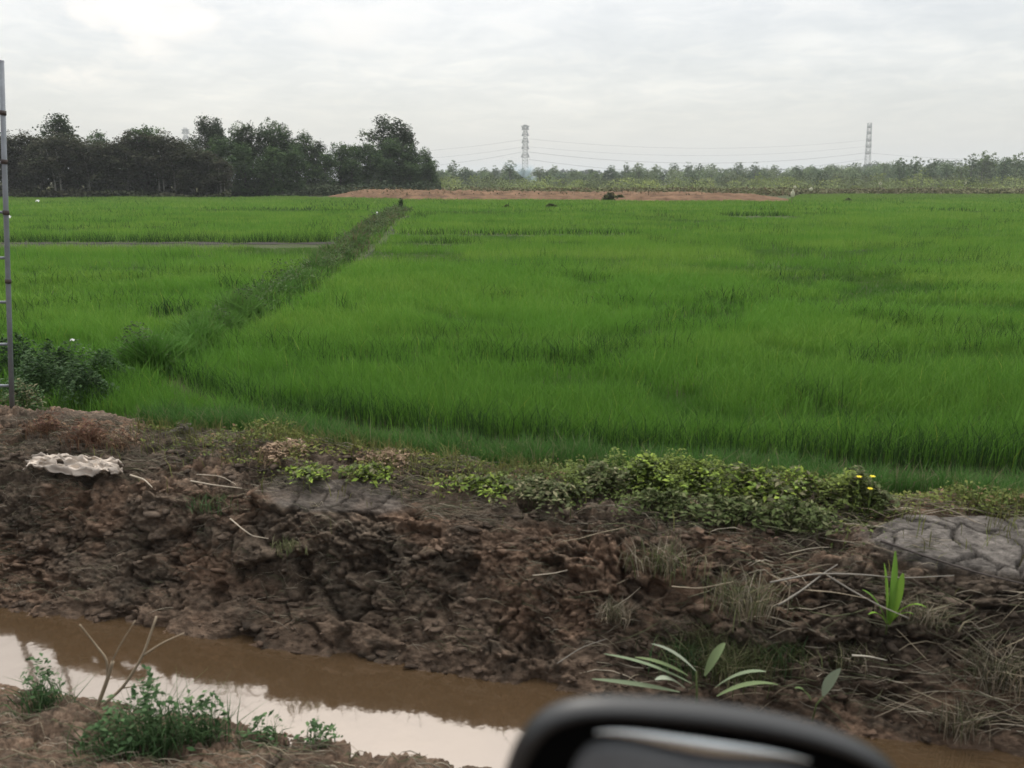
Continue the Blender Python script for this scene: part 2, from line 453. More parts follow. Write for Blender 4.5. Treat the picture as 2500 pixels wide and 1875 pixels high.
# water in the ditch
mw = bpy.data.materials.new('muddy_water'); mw.use_nodes = True
t = mw.node_tree; t.nodes.clear()
o_ = N(t, 'ShaderNodeOutputMaterial')
df = N(t, 'ShaderNodeBsdfDiffuse'); df.inputs['Color'].default_value = (.060, .038, .020, 1)
gl = N(t, 'ShaderNodeBsdfGlossy'); gl.inputs['Roughness'].default_value = .06; gl.inputs['Color'].default_value = (.95, .87, .80, 1)
lw = N(t, 'ShaderNodeFresnel'); lw.inputs['IOR'].default_value = 1.33
mr = N(t, 'ShaderNodeMapRange'); mr.inputs[1].default_value = .02; mr.inputs[2].default_value = .4; mr.inputs[3].default_value = .22; mr.inputs[4].default_value = .7
nz = N(t, 'ShaderNodeTexNoise'); nz.inputs['Scale'].default_value = 7; nz.inputs['Detail'].default_value = 3
tco = N(t, 'ShaderNodeTexCoord'); t.links.new(tco.outputs['Object'], nz.inputs['Vector'])
bp = N(t, 'ShaderNodeBump'); bp.inputs['Strength'].default_value = .10; bp.inputs['Distance'].default_value = .01
t.links.new(nz.outputs['Fac'], bp.inputs['Height']); t.links.new(bp.outputs[0], gl.inputs['Normal'])
ms = N(t, 'ShaderNodeMixShader')
t.links.new(lw.outputs[0], mr.inputs[0]); t.links.new(mr.outputs[0], ms.inputs[0])
t.links.new(df.outputs[0], ms.inputs[1]); t.links.new(gl.outputs[0], ms.inputs[2]); t.links.new(ms.outputs[0], o_.inputs['Surface'])
wv = np.array([(-60, 3.0, WATER_Z), (60, 3.0, WATER_Z), (60, 4.6, WATER_Z), (-60, 4.6, WATER_Z)], float)
tag(link('water', mesh_np('water', wv, [np.array([[0, 1, 2, 3]])], mw)), kind='structure')

# ------------------------------------------------------------------ blades
rng = np.random.RandomState(11)
def blades(x, y, z, h, w, lean, col, seg=2, az=None, curl=.35):
    """one tapered bent blade per point; returns V, [Q,T], C"""
    n = len(x)
    az = rng.uniform(0, 2 * np.pi, n) if az is None else az
    dx, dy = np.cos(az), np.sin(az)
    fa = rng.uniform(0, 2 * np.pi, n); wx, wy = np.cos(fa) * w / 2, np.sin(fa) * w / 2
    b = np.stack([x, y, z], -1)
    tip = b + np.stack([dx * h * lean, dy * h * lean, h * np.sqrt(np.clip(1 - lean ** 2 * .5, .1, 1))], -1)
    wv = np.stack([wx, wy, np.zeros(n)], -1)
    if seg == 1:
        V = np.stack([b - wv, b + wv, tip], 1).reshape(-1, 3)
        i = np.arange(n)[:, None] * 3
        return V, [i + np.array([0, 1, 2])], np.repeat(col, 3, 0)
    mid = b + (tip - b) * .55; mid[:, :2] -= np.stack([dx, dy], -1) * (h * lean * curl)[:, None]
    mid[:, 2] += h * .06
    V = np.stack([b - wv * .7, b + wv * .7, mid + wv, mid - wv, tip], 1).reshape(-1, 3)
    i = np.arange(n)[:, None] * 5
    return V, [i + np.array([0, 1, 2, 3]), i + np.array([3, 2, 4])], np.repeat(col, 5, 0)
def join(parts):
    Vs, Q, T, C = [], [], [], []; n = 0
    for V, F, c in parts:
        for f in F:
            (Q if f.shape[1] == 4 else T).append(f + n)
        Vs.append(V); C.append(c); n += len(V)
    F = []
    if Q: F.append(np.concatenate(Q))
    if T: F.append(np.concatenate(T))
    return np.concatenate(Vs), F, np.concatenate(C)

# ------------------------------------------------------------------ leaves
def leafset(x, y, z, size, col, flat=.35, aspect=2.2):
    """diamond leaves folded along the midrib"""
    n = len(x)
    th = rng.uniform(0, 2 * np.pi, n); el = rng.normal(0, flat, n)
    d = np.stack([np.cos(th) * np.cos(el), np.sin(th) * np.cos(el), np.sin(el)], -1)
    rnd = rng.normal(0, 1, (n, 3)); rnd[:, 2] *= .4
    s = np.cross(d, np.array([0, 0, 1.0]) + rnd * .45); s /= np.linalg.norm(s, axis=1)[:, None] + 1e-9
    nn = np.cross(s, d)
    c = np.stack([x, y, z], -1); L = (size * .5)[:, None]; W = L / aspect
    V = np.stack([c - d * L, c - s * W + nn * W * .35, c + d * L, c + s * W + nn * W * .35], 1).reshape(-1, 3)
    i = np.arange(n)[:, None] * 4
    return V, [i + np.array([0, 1, 2, 3])], np.repeat(col, 4, 0)

def seg_dist(x, y, a, b):
    d = np.array(b[:2]) - np.array(a[:2]); L2 = d @ d
    t = np.clip(((x - a[0]) * d[0] + (y - a[1]) * d[1]) / L2, 0, 1)
    return np.hypot(x - a[0] - t * d[0], y - a[1] - t * d[1])
def poly_dist(x, y, pts):
    m = np.full(np.shape(x), 1e9)
    for a, b in zip(pts[:-1], pts[1:]): m = np.minimum(m, seg_dist(x, y, a, b))
    return m
BUND = [P(x, y, .1) for x, y in ((330, 905), (470, 838), (600, 765), (700, 705), (800, 645), (865, 592), (905, 560), (935, 535), (965, 520), (985, 512))]
DITCH = [P(x, y, 0) for x, y in ((395, 905), (520, 868), (640, 800), (745, 735), (840, 668), (905, 612), (950, 575), (965, 545), (1000, 527))]
FRONT = [P(x, y, .1) for x, y in ((395, 905), (480, 945), (620, 985), (900, 1025), (1150, 1062), (1500, 1098), (1900, 1120), (2600, 1132))]
# streaks: (x0, x1, photo row of the foot of the far side, height gain, depth of the low band in m, strength)
STREAKS = [(-200, 850, 592, .60, 3.6, 1.0), (950, 1560, 574, .15, 2.5, .85), (1000, 1175, 596, .2, 1.6, .9), (960, 1120, 603, .1, 1.4, .6),
           (985, 1050, 529, .2, 4.0, .9), (1750, 1930, 528, .3, 6, .95), (1935, 2060, 524, .15, 5, .5), (1580, 1640, 592, .15, 1.8, .7),
           (2080, 2240, 608, .1, 1.4, .35), (2250, 2390, 516, .2, 6, .7), (2420, 2500, 520, .1, 5, .6), (500, 900, 513, .12, 7, .5),
           (1080, 1300, 524, .1, 5, .35), (380, 470, 775, .3, .9, 1.0), (1190, 1260, 742, .1, .5, .5), (1440, 1570, 872, .1, .45, .7), (1330, 1520, 905, .1, .5, .6),
           (1700, 1960, 745, .1, .6, .4), (2080, 2240, 905, .1, .4, .5), (1100, 1420, 900, .08, .4, .4), (1900, 2100, 690, .08, .7, .4), (2200, 2420, 720, .06, .6, .35),
           (60, 420, 560, .15, 2.2, .5), (30, 330, 545, .12, 2.2, .4), (1250, 1480, 660, .06, .7, .3), (1600, 1800, 800, .08, .5, .35), (2350, 2520, 820, .08, .5, .4), (700, 1050, 900, .06, .4, .3)]
SW = []
for x0, x1, yy, gain, band, st in STREAKS:
    a = P(x0, yy, 0); b = P(x1, yy, 0)
    SW.append((side_of(a[0], a[1]), side_of(b[0], b[1]), depth_of(a[0], a[1]), gain, band, st))
def rice_h(x, y):
    """local height factor of the rice, density factor and how far it is an edge face (shade and old stems put into the colour)"""
    edge = 0.0 * x
    d = depth_of(x, y); c = side_of(x, y)
    f = 1 + .30 * fbm(c * .30 + 4, d * .8, 3) + .20 * fbm(c * .9, d * 1.9 + 7, 2)
    f = f - .55 * sst(.12, .40, fbm(c * .20 + 11, d * .62 + 2, 4)) - .75 * sst(.16, .42, fbm(c * .07 + 31, d * .15 + 2, 4)) * sst(14, 30, d)
    f = f + .35 * sst(25, 50, d) * fbm(c * .05 + 71, d * .10, 3)
    # uneven planting: broken steps in height running roughly along the rows
    ph = 6.5 * np.log(np.maximum(d, 3)) + 1.5 * fbm(c * .16 + 5, d * .22, 2) + .25 * pn(c * .9, d * .6)
    row = np.floor(ph); fr = ph - row
    am = sst(-.12, .34, pn(c * (.55 * 14 / (d + 4)) + row * 13.7, row * 5.3)) * .85
    f = f + am * (.36 * np.exp(-fr * 3.0) - .62 * sst(.45, .75, fr))
    den = np.ones_like(d)
    f = np.maximum(f, .42)
    wob = .35 * pn(c * .5, d * 0 + 3) + .12 * pn(c * 2.0, d * 0 + 9)
    for c0, c1, dd, gain, band, st in SW:
        e = .08 * (c1 - c0) + .1
        m = sst(c0 - e, c0 + e, c) * (1 - sst(c1 - e, c1 + e, c)) * st
        sc = min(1.0, dd / 25.0)
        q = d - dd - wob * sc * 1.6
        low = sst(-band, -band * .75, q) * (1 - sst(-.08 * sc, .04 * sc, q))
        f = f * (1 - .85 * m * low) + m * gain * np.exp(-np.clip(q, 0, 99) / (1.2 * sc + .3)) * (q > 0)
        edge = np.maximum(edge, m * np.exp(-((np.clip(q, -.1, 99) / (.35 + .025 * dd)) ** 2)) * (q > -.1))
        if st >= .95 and dd > 20:
            bare = sst(-1.2, -1.0, q) * (1 - sst(-.06, .0, q)) * m
            den = den * (1 - bare)
    bd = poly_dist(x, y, DITCH); wd = .08 + .0055 * d
    den = den * sst(wd * .6, wd * 1.1, bd)
    fc = np.array([side_of(q[0], q[1]) for q in FRONT]); fdp = np.array([depth_of(q[0], q[1]) for q in FRONT])
    fq = d - np.interp(c, fc, fdp) - .10 * pn(c * 1.7, d * 0 + 4) - .05 * pn(c * 6, d * 0 + 4)
    act = sst(fc[0] - .2, fc[0] + .1, c)
    bnd = np.interp(c, [-3, -1, .5, 6], [.45, .7, 1.2, 1.4])
    low = sst(-bnd, -bnd * .75, fq) * (1 - sst(-.03, .03, fq)) * act
    f = f * (1 - .88 * low)
    f = f * (1 - .38 * act * (fq < -.05) * sst(-.6, 1.0, c))
    f = f + .30 * act * np.exp(-np.clip(fq, 0, 9) / .8) * (fq > 0)
    den = den * (1 - .55 * low)
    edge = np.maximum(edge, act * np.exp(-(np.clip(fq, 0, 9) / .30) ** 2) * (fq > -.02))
    bb = poly_dist(x, y, BUND); hw = .45 + .010 * d
    den = den * (.3 + .7 * sst(hw * .6, hw, bb))
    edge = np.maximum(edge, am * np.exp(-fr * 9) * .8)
    return np.clip(f, .06, 1.8), den, edge
def front_edge(x):     # where the rice begins on the field side of the bank
    return 6.15 + .18 * pn(x * .5, x * 0 + 2.2) + .25 * sst(.5, 3.5, x) + .5 * sst(-3.2, -5.2, x)

def field_points(d0, d1, dens, m=1.16):
    hw0 = .66 * m * d1 + 1.5
    n = int((d1 - d0) * 2 * hw0 * dens)
    d = np.sqrt(rng.uniform(d0 ** 2, d1 ** 2, int(n * .62)))
    c = rng.uniform(-1, 1, len(d)) * (.66 * m * d + 1.5)
    x = c * CYW - d * SYW; y = c * SYW + d * CYW
    return x, y, d, c
def field_end(c, d):   # far limit of the green field (metres of depth)
    px = 1250 + FH * c / np.maximum(d, 1)
    e = np.interp(px, [0, 560, 700, 860, 1000, 1250, 1600, 1930, 1960, 2500], [116, 118, 122, 112, 104, 101, 96, 93, 140, 150])
    return e * (1 + .02 * pn(c * .2, c * 0))
parts = []
G0 = np.array([.124, .272, .036]); G1 = np.array([.205, .335, .056]); G2 = np.array([.078, .178, .024])
for d0, d1, tuft, per, w, sg, spread in ((5.2, 9, 340, 8, .0055, 2, .05), (9, 14, 220, 8, .0072, 2, .06), (14, 22, 105, 8, .0115, 2, .08), (22, 36, 48, 8, .018, 1, .12), (36, 62, 17, 8, .038, 1, .2), (62, 152, 5.0, 8, .10, 1, .36)):
    x, y, d, c = field_points(d0, d1, tuft)
    ok = (y > front_edge(x)) & (d < field_end(c, d))
    x, y = x[ok], y[ok]
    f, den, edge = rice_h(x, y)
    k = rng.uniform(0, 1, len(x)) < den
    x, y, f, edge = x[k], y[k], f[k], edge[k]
    th = rng.uniform(.62, 1.15, len(x))                          # every tuft its own height
    x = np.repeat(x, per); y = np.repeat(y, per); f = np.repeat(f, per); edge = np.repeat(edge, per); th = np.repeat(th, per)
    n = len(x)
    x = x + rng.normal(0, spread, n); y = y + rng.normal(0, spread, n)
    h = .345 * f * th * rng.uniform(.65, 1.2, n)
    c_, d_ = side_of(x, y), depth_of(x, y)
    mixn = fbm(c_ * .12 + 3, d_ * .33 + 8, 3) + .25 * sst(8, 30, d_) - .18
    mm = np.clip(.35 + mixn * 1.5 + rng.normal(0, .22, n), 0, 1)[:, None]
    col = G0 + (G1 - G0) * mm
    dk = np.clip(rng.normal(.12, .25, n) + .6 * sst(14, 7.0, d_), 0, 1)[:, None]
    col = col + (G2 - col) * dk
    lowp = (sst(.95, .55, f) * .65)[:, None]; col = col + (np.array([.045, .115, .020]) - col) * lowp
    edge_shade = (rng.uniform(0, 1, n) < edge * .7)[:, None]
    col = np.where(edge_shade, np.array([.030, .065, .018]), col)  # shade of the plant faces, with some old stems, put into blade colour
    yel = (rng.uniform(0, 1, n) < .006)[:, None]
    col = np.where(yel, np.array([.26, .33, .06]), col)
    rosy = (sst(75, 130, d_) * .35)[:, None]                    # paler towards the far end of the field
    col = col + (np.array([.16, .19, .07]) - col) * rosy
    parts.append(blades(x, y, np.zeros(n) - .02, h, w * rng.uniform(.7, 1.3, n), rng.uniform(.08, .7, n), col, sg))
V, F, C = join(parts)
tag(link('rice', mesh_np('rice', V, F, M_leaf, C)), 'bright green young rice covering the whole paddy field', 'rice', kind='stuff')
print('rice faces', sum(len(f) for f in F))

# mud showing in the cross ditch of the left paddy, and wet specks beside the bund
def strip(name, pts, half, z, col, label=None):
    pts = np.array([p[:2] for p in pts]); tg = np.gradient(pts, axis=0); tg /= np.linalg.norm(tg, axis=1)[:, None]
    nr = np.stack([-tg[:, 1], tg[:, 0]], -1)
    half = np.asarray(half)[:, None] if not np.isscalar(half) else half
    L = pts + nr * half; Rr = pts - nr * half
    V = np.concatenate([np.c_[L, np.full(len(L), z)], np.c_[Rr, np.full(len(L), z)]])
    n = len(pts); i = np.arange(n - 1)
    return mesh_np(name, V, [np.stack([i, i + 1, i + 1 + n, i + n], -1)], M_path)
xs = np.linspace(-250, 845, 60)
a_ = P(-200, 592, 0); b_ = P(850, 592, 0); dd_ = depth_of(a_[0], a_[1]); cs_ = np.linspace(side_of(a_[0], a_[1]) - 2, side_of(b_[0], b_[1]), 60)
wv_ = (.35 * pn(cs_ * .5, cs_ * 0 + 3) + .12 * pn(cs_ * 2.0, cs_ * 0 + 9)) * 1.6
ds_ = dd_ + wv_ - .6
pts = [(c_ * CYW - d_ * SYW, c_ * SYW + d_ * CYW, .012) for c_, d_ in zip(cs_, ds_)]
tag(link('mud_path', strip('mud_path', pts, .38 + .25 * np.sin(xs * .05), .012, (.13, .115, .105))), kind='structure')
pts = [P(x, y, .006) for x, y in ((850, 668), (905, 617), (950, 580), (968, 548))]
tag(link('ditch_water', strip('ditch_water', pts, .05, .006, (.12, .115, .10))), kind='structure')

# weedy bund across the paddies
def along(pts, n, spread):
    pts = np.array([p[:2] for p in pts]); L = np.r_[0, np.cumsum(np.linalg.norm(np.diff(pts, axis=0), axis=1))]
    dd = rng.uniform(0, 1, n)
    # more samples near the camera
    tt = L[-1] * dd ** 1.5
    x = np.interp(tt, L, pts[:, 0]); y = np.interp(tt, L, pts[:, 1])
    return x, y
n = 46000
x, y = along(BUND, n, 0)
d = depth_of(x, y); hw = .26 + .0068 * d
off = rng.normal(0, .5, n) * hw
x = x + off * CYW + rng.normal(0, .1, n); y = y + off * SYW
lump = fbm(x * 1.1, y * 1.1 + 3, 3) * 1.6
h = (.24 + .40 * np.clip(lump + .1, 0, 1)) * np.exp(-(off / hw) ** 2 * .45) * rng.uniform(.6, 1.3, n) * (.35 + .65 * sst(8.3, 10.5, d + 1.2 * pn(x * 2, y * 2)))
k = fbm(x * .5 + 9, y * .3, 3)[:, None] + rng.normal(0, .25, n)[:, None]
olive = np.array([.062, .140, .030]); grey = np.array([.125, .190, .060]); brn = np.array([.13, .12, .062])
col = olive + (grey - olive) * np.clip(k + .4, 0, 1)
k3 = (rng.uniform(0, 1, n) < .10 + .35 * sst(14, 40, d))[:, None]
col = np.where(k3, brn * rng.uniform(.7, 1.4, (n, 1)), col)
col = np.where((pn(x * 1.7 + 5, y * 1.7) > .28)[:, None], col * .55, col)
gm = (sst(26, 9, d) * .75)[:, None]; col = col + (np.array([.085, .20, .03]) - col) * gm
lx, ly = along(BUND, 26000, 0); ld = depth_of(lx, ly); lo = rng.normal(0, .55, 26000) * (.28 + .008 * ld)
lx = lx + lo * CYW; ly = ly + lo * SYW; cl_ = fbm(lx * .9 + 40, ly * .9, 3); kk = cl_ > .02; lx, ly, ld, cl_ = lx[kk], ly[kk], ld[kk], cl_[kk]
lcol = np.where((pn(lx * .6 + 3, ly * .6) > 0)[:, None], np.array([.045, .070, .026]), np.array([.075, .115, .040])) * rng.uniform(.6, 1.4, (len(lx), 1))
lset = leafset(lx, ly, rng.uniform(.05, 1, len(lx)) * (.25 + 1.2 * np.clip(cl_, 0, .4)) * sst(7.6, 10, ld), .025 + .0022 * ld, lcol)
V, F, C = join([lset, blades(x, y, np.zeros(n), h, (.008 + .0011 * d) * rng.uniform(.6, 1.4, n), rng.uniform(.1, .9, n), col, 2)])
tag(link('bund_weeds', mesh_np('bund_weeds', V, F, M_leaf, C)), 'greyish olive weeds on the raised bund crossing the paddies', 'weeds', kind='stuff')

# creeping cover on the crest of the bank (left and middle)
n = 34000
s = rng.uniform(-4.6, 3.1, n)
cr = 5.35 + crest_shift(s)
p = cr + rng.normal(.28, .30, n)
msk = fbm(s * 1.1 + 3, p * 2.0, 3) + .35 * sst(-4.2, -2.6, s) - .10
k = (msk > -.02) & (p > cr - .28) & (p < 6.6) & ((slab_mask(s, p)[0] + slab_mask(s, p)[1]) < .3)
s, p = s[k], p[k]
hh = np.clip(fbm(s * 1.6, p * 2.1 + 5, 2) + .35, .05, 1) * .16
z = H(s, p) + rng.uniform(0, 1, len(s)) * hh
k1 = rng.uniform(0, 1, (len(s), 1)); yel = np.clip(fbm(s * .6 + 2, p * 1.1, 2)[:, None] + .45 + rng.normal(0, .2, (len(s), 1)), 0, 1)
col = np.array([.070, .105, .026]) + (np.array([.19, .21, .052]) - np.array([.070, .105, .026])) * yel
col = np.where(k1 < .14, np.array([.20, .13, .075]), col)
parts = [leafset(s, p, z, rng.uniform(.018, .045, len(s)), col)]
m = 9000
s = rng.uniform(-4.6, 3.1, m); p = 5.35 + crest_shift(s) + rng.normal(.30, .28, m)
k = fbm(s * 1.1 + 3, p * 2.0, 3) > -.1; s, p = s[k], p[k]; m = len(s)
col = np.array([.11, .13, .045]) * rng.uniform(.6, 1.5, (m, 1)) + np.array([.03, .0, 0]) * rng.uniform(0, 1, (m, 1))
parts.append(blades(s, p, H(s, p) - .01, rng.uniform(.06, .2, m), rng.uniform(.004, .007, m), rng.uniform(.2, .9, m), col, 2))
m = 15000; pa = P(1400, 1190, .4); pb = P(2130, 1215, .4)
s = rng.uniform(pa[0] - .1, pb[0] + .1, m); p = 5.30 + crest_shift(s) + rng.normal(.18, .16, m); k_ = fbm(s * 2.6 + 5, p * 2.6, 3); k = k_ > -.12; s, p, k_ = s[k], p[k], k_[k]; m = len(s)
zz = rng.uniform(0, 1, m) ** .7 * (.05 + .32 * np.clip(k_ + .12, 0, .6)); tp = np.clip(zz / .28, 0, 1)[:, None] * rng.uniform(0, 1, (m, 1))
parts.append(leafset(s, p, H(s, p) + zz, rng.uniform(.02, .045, m), np.array([.09, .115, .04]) * (1 - tp) + np.array([.26, .34, .05]) * tp))
V, F, C = join(parts)
tag(link('creeping_weeds', mesh_np('creeping_weeds', V, F, M_leaf, C)), 'yellow green creeping weeds covering the top of the mud bank', 'weeds', kind='stuff')

# low grass between the bank and the paddy on the right
n = 46000
s = rng.uniform(-4.8, 5.2, n); p = rng.uniform(5.7, 6.75, n)
lim = np.interp(s, [-4.8, -1.2, 0, 1.5, 3, 5], [6.3, 6.35, 6.4, 6.4, 6.4, 6.5]) + .12 * pn(s * 2.3, s * 0 + 6)
k = (p < lim + .1) & (p > 5.75 + .15 * pn(s * 1.3, s * 0)); s, p = s[k], p[k]; n = len(s)
col = np.array([.060, .135, .030]) * rng.uniform(.7, 1.35, (n, 1)); rd = rng.uniform(0, 1, (n, 1)) < .1
col = np.where(rd, np.array([.17, .17, .09]), col)
V, F, C = join([blades(s, p, H(s, p) - .02, .22 * (1 + .4 * fbm(s * 2, p * 2, 2)) * rng.uniform(.6, 1.3, n), rng.uniform(.004, .008, n), rng.uniform(.1, .7, n), col, 2)])
tag(link('verge_grass', mesh_np('verge_grass', V, F, M_leaf, C)), 'short green grass between the mud bank and the rice', 'grass', kind='stuff')

# ------------------------------------------------------------------ clods and straw
ICO = None
def ico(sub=1):
    me = bpy.data.meshes.new('t'); import bmesh
    bm = bmesh.new(); bmesh.ops.create_icosphere(bm, subdivisions=sub, radius=1); bm.to_mesh(me); bm.free()
    V = np.array([v.co for v in me.vertices]); F = np.array([p.vertices[:] for p in me.polygons]); bpy.data.meshes.remove(me)
    return V, F
IV, IF = ico(1)
n = 9000
s = rng.uniform(-6, 4.8, n); p = np.where(rng.uniform(0, 1, n) < .82, rng.uniform(4.2, 5.45, n), rng.uniform(2.4, 3.4, n))
m12 = slab_mask(s, p); keep = ((m12[0] + m12[1]) < .2) & (fbm(s * 1.6 + 8, p * 2.6, 3) > -.10)
s, p = s[keep], p[keep]; n = len(s)
r = .004 + .030 * rng.uniform(0, 1, n) ** 4.0
dpp, z, c = terrain(s, p)
c = c * rng.uniform(.75, 1.2, (n, 1))
sc = np.stack([rng.uniform(.9, 2.3, n), rng.uniform(.7, 1.2, n), rng.uniform(.35, .8, n)], -1) * r[:, None]
rot = rng.normal(0, .6, n)
V = IV[None] * (1 + .42 * rng.normal(0, 1, (n, len(IV), 1)).clip(-1.6, 1.6)) * sc[:, None, :]
cs, sn = np.cos(rot)[:, None], np.sin(rot)[:, None]
V = np.stack([V[..., 0] * cs - V[..., 1] * sn, V[..., 0] * sn + V[..., 1] * cs, V[..., 2]], -1) + np.stack([s, p + dpp, z + r * .15], -1)[:, None, :]
F_ = (IF[None] + np.arange(n)[:, None, None] * len(IV)).reshape(-1, 3)
tag(link('mud_clods', mesh_np('mud_clods', V.reshape(-1, 3), [F_], M_clod, np.repeat(c, len(IV), 0), False)), 'loose brown clods scattered over the dug mud bank', 'mud', kind='stuff')

def strands(n, sfun, length, w, cols, lift=.02, sag=.0, along_bias=.35):
    """ribbons of dead grass lying over the ground"""
    s, p = sfun(n); n = len(s); K = 5
    th = rng.normal(0, along_bias, n) + np.pi * (rng.uniform(0, 1, n) < .5)
    bend = rng.normal(0, .5, n)
    L = rng.uniform(length[0], length[1], n)
    t = np.linspace(-.5, .5, K)[None, :]
    a = th[:, None] + bend[:, None] * t
    X = s[:, None] + L[:, None] * t * np.cos(a); Y = p[:, None] + L[:, None] * t * np.sin(a)
    dpp, Z, _ = terrain(X.ravel(), Y.ravel())
    Z = Z.reshape(X.shape); Z = Z.mean(1)[:, None] * .45 + Z * .55 + lift * rng.uniform(.1, 1, (n, 1)) + .02 * (1 - (2 * t) ** 2) * rng.uniform(0, 1.5, (n, 1))
    Y = Y + dpp.reshape(X.shape)
    ww = (w * rng.uniform(.6, 1.5, n))[:, None] * np.array([.5, 1, 1, .9, .3])[None]
    up = np.stack([X, Y, Z + ww * .5], -1); lo = np.stack([X, Y - ww * .55, Z - ww * .4], -1); bk = np.stack([X, Y + ww * .5, Z - ww * .4], -1)
    V = np.stack([up, lo, bk], 2).reshape(-1, 3)          # n,K,3
    base = np.arange(n)[:, None, None] * K * 3 + np.arange(K - 1)[None, :, None] * 3
    fs = []
    for u, v in ((0, 1), (1, 2), (2, 0)):
        fs.append(np.concatenate([base + u, base + v, base + 3 + v, base + 3 + u], -1).reshape(-1, 4))
    ci = rng.randint(0, len(cols), n); col = np.array(cols)[ci] * rng.uniform(.6, 1.4, (n, 1))
    return V, [np.concatenate(fs)], np.repeat(col, K * 3, 0)
STR = [(.24, .20, .14), (.16, .13, .095), (.12, .115, .075), (.30, .26, .20), (.09, .095, .05)]
def right_bank(n):
    s = rng.uniform(-.6, 4.6, n); p = rng.uniform(4.3, 5.45, n)
    k = (fbm(s * 1.3 + 14, p * 2.4, 3) > -.12) & (slab_mask(s, p)[0] < .2) & (rng.uniform(0, 1, n) < .25 + .75 * sst(-.3, 1.5, s)); return s[k], p[k]
def left_bank(n):
    s = rng.uniform(-5.8, .5, n); p = rng.uniform(4.5, 5.7, n)
    k = (fbm(s * 1.3 + 4, p * 2.4 + 7, 3) > .06 - .35 * sst(-2.3, -3.5, s) * sst(4.9, 5.2, p)); return s[k], p[k]
def near_bank(n): return rng.uniform(-5, 2.0, n), rng.uniform(2.3, 3.35, n)
parts = [strands(3000, right_bank, (.08, .5), .0045, STR, .05), strands(2600, lambda n: (lambda s, p: (s[fbm(s * 1.7, p * 3, 2) > .0], p[fbm(s * 1.7, p * 3, 2) > .0]))(rng.uniform(-5.5, 1.5, n), rng.uniform(4.3, 5.0, n)), (.03, .2), .003, [tuple(v * .75 for v in c_) for c_ in STR], .03), strands(6000, left_bank, (.04, .26), .0032, [tuple(v * .62 for v in c_) for c_ in STR], .03), strands(2000, near_bank, (.05, .28), .004, STR, .03)]
V, F, C = join(parts)
tag(link('dead_grass', mesh_np('dead_grass', V, F, M_straw, C)), 'tan dead grass and roots strewn over the dug mud bank', 'dead grass', kind='stuff')

# ------------------------------------------------------------------ bigger pieces on the bank
def hz(x, y): return float(H(x, y)[0])
def on(px, py, z0=.2, it=6):             # point of the real terrain seen at that pixel
    z = z0
    for _ in range(it):
        q = P(px, py, z); z = .5 * z + .5 * hz(q[0], q[1])
    return P(px, py, z)
def stick(pix, zs, r, name, label, cat, c, depth=None):
    pts = [P(x, y, z) for (x, y), z in zip(pix, zs)] if depth is None else [D(x, y, depth) for x, y in pix]
    pts = np.array(pts)
    # round the bends
    tt = np.linspace(0, len(pts) - 1, len(pts) * 4); i = np.arange(len(pts))
    q = np.stack([np.interp(tt, i, pts[:, k]) for k in range(3)], -1)
    for _ in range(2): q[1:-1] = (q[:-2] + 2 * q[1:-1] + q[2:]) / 4
    b = MB(); b.tube(q, np.linspace(r, r * .45, len(q)), 7, c)
    return tag(link(name, b.mesh(name, M_straw, True)), label, cat)
PALE = (.42, .36, .28); TAN = (.30, .25, .18); GREY = (.22, .20, .17)
def lie(pix, lift=.03): return [on(x, y)[2] + lift for x, y in pix]
for pix, r, lab, c, lf in (
    ([(465, 1174), (520, 1184), (590, 1192)], .006, 'thick pale reed stalk lying beside the crumpled cloth', PALE, .05),
    ([(480, 1158), (540, 1162), (575, 1182)], .0035, 'thin curved reed above the thick pale stalk', PALE, .08),
    ([(562, 1266), (590, 1290), (615, 1308), (655, 1315)], .005, 'short bent pale twig halfway down the mud slope', PALE, .03),
    ([(318, 1160), (352, 1170), (372, 1190)], .007, 'short pale stub poking out right of the crumpled cloth', PALE, .05)):
    stick(pix, lie(pix, lf), r, 'reed_stalk', lab, 'stalk', c)
for pix, r, lab, c, lf in (
    ([(1900, 1478), (1960, 1440), (2010, 1400), (2045, 1378)], .007, 'grey branch slanting up to the left of the bright green plant', GREY, .10),
    ([(1880, 1422), (1990, 1400), (2100, 1402), (2200, 1412), (2330, 1405)], .006, 'long level grey branch passing behind the bright green plant', GREY, .12),
    ([(2020, 1405), (2085, 1445), (2150, 1480), (2220, 1510)], .006, 'grey branch running down right towards the plant foot', GREY, .09),
    ([(1960, 1440), (2040, 1446), (2120, 1462)], .004, 'thin pale branch lying in the fork of the grey branches', TAN, .09),
    ([(1640, 1432), (1710, 1437), (1790, 1420)], .004, 'thin curved root hanging on the dark middle slope', TAN, .07),
    ([(2150, 1320), (2250, 1355), (2390, 1400), (2520, 1430)], .008, 'dark root along the lower edge of the grey cracked slab', (.06, .05, .045), .05),
    ([(1300, 1405), (1350, 1400), (1385, 1392)], .0035, 'short pale twig in the middle of the mud slope', PALE, .05),
    ([(2080, 1600), (2120, 1602), (2165, 1612)], .006, 'short whitish splinter near the grey water edge at right', (.5, .46, .38), .04),
    ([(1360, 1620), (1420, 1580), (1480, 1560)], .004, 'thin dark twig just above the black mirror housing', GREY, .05)):
    stick(pix, lie(pix, lf), r, 'branch', lab, 'branch', c)

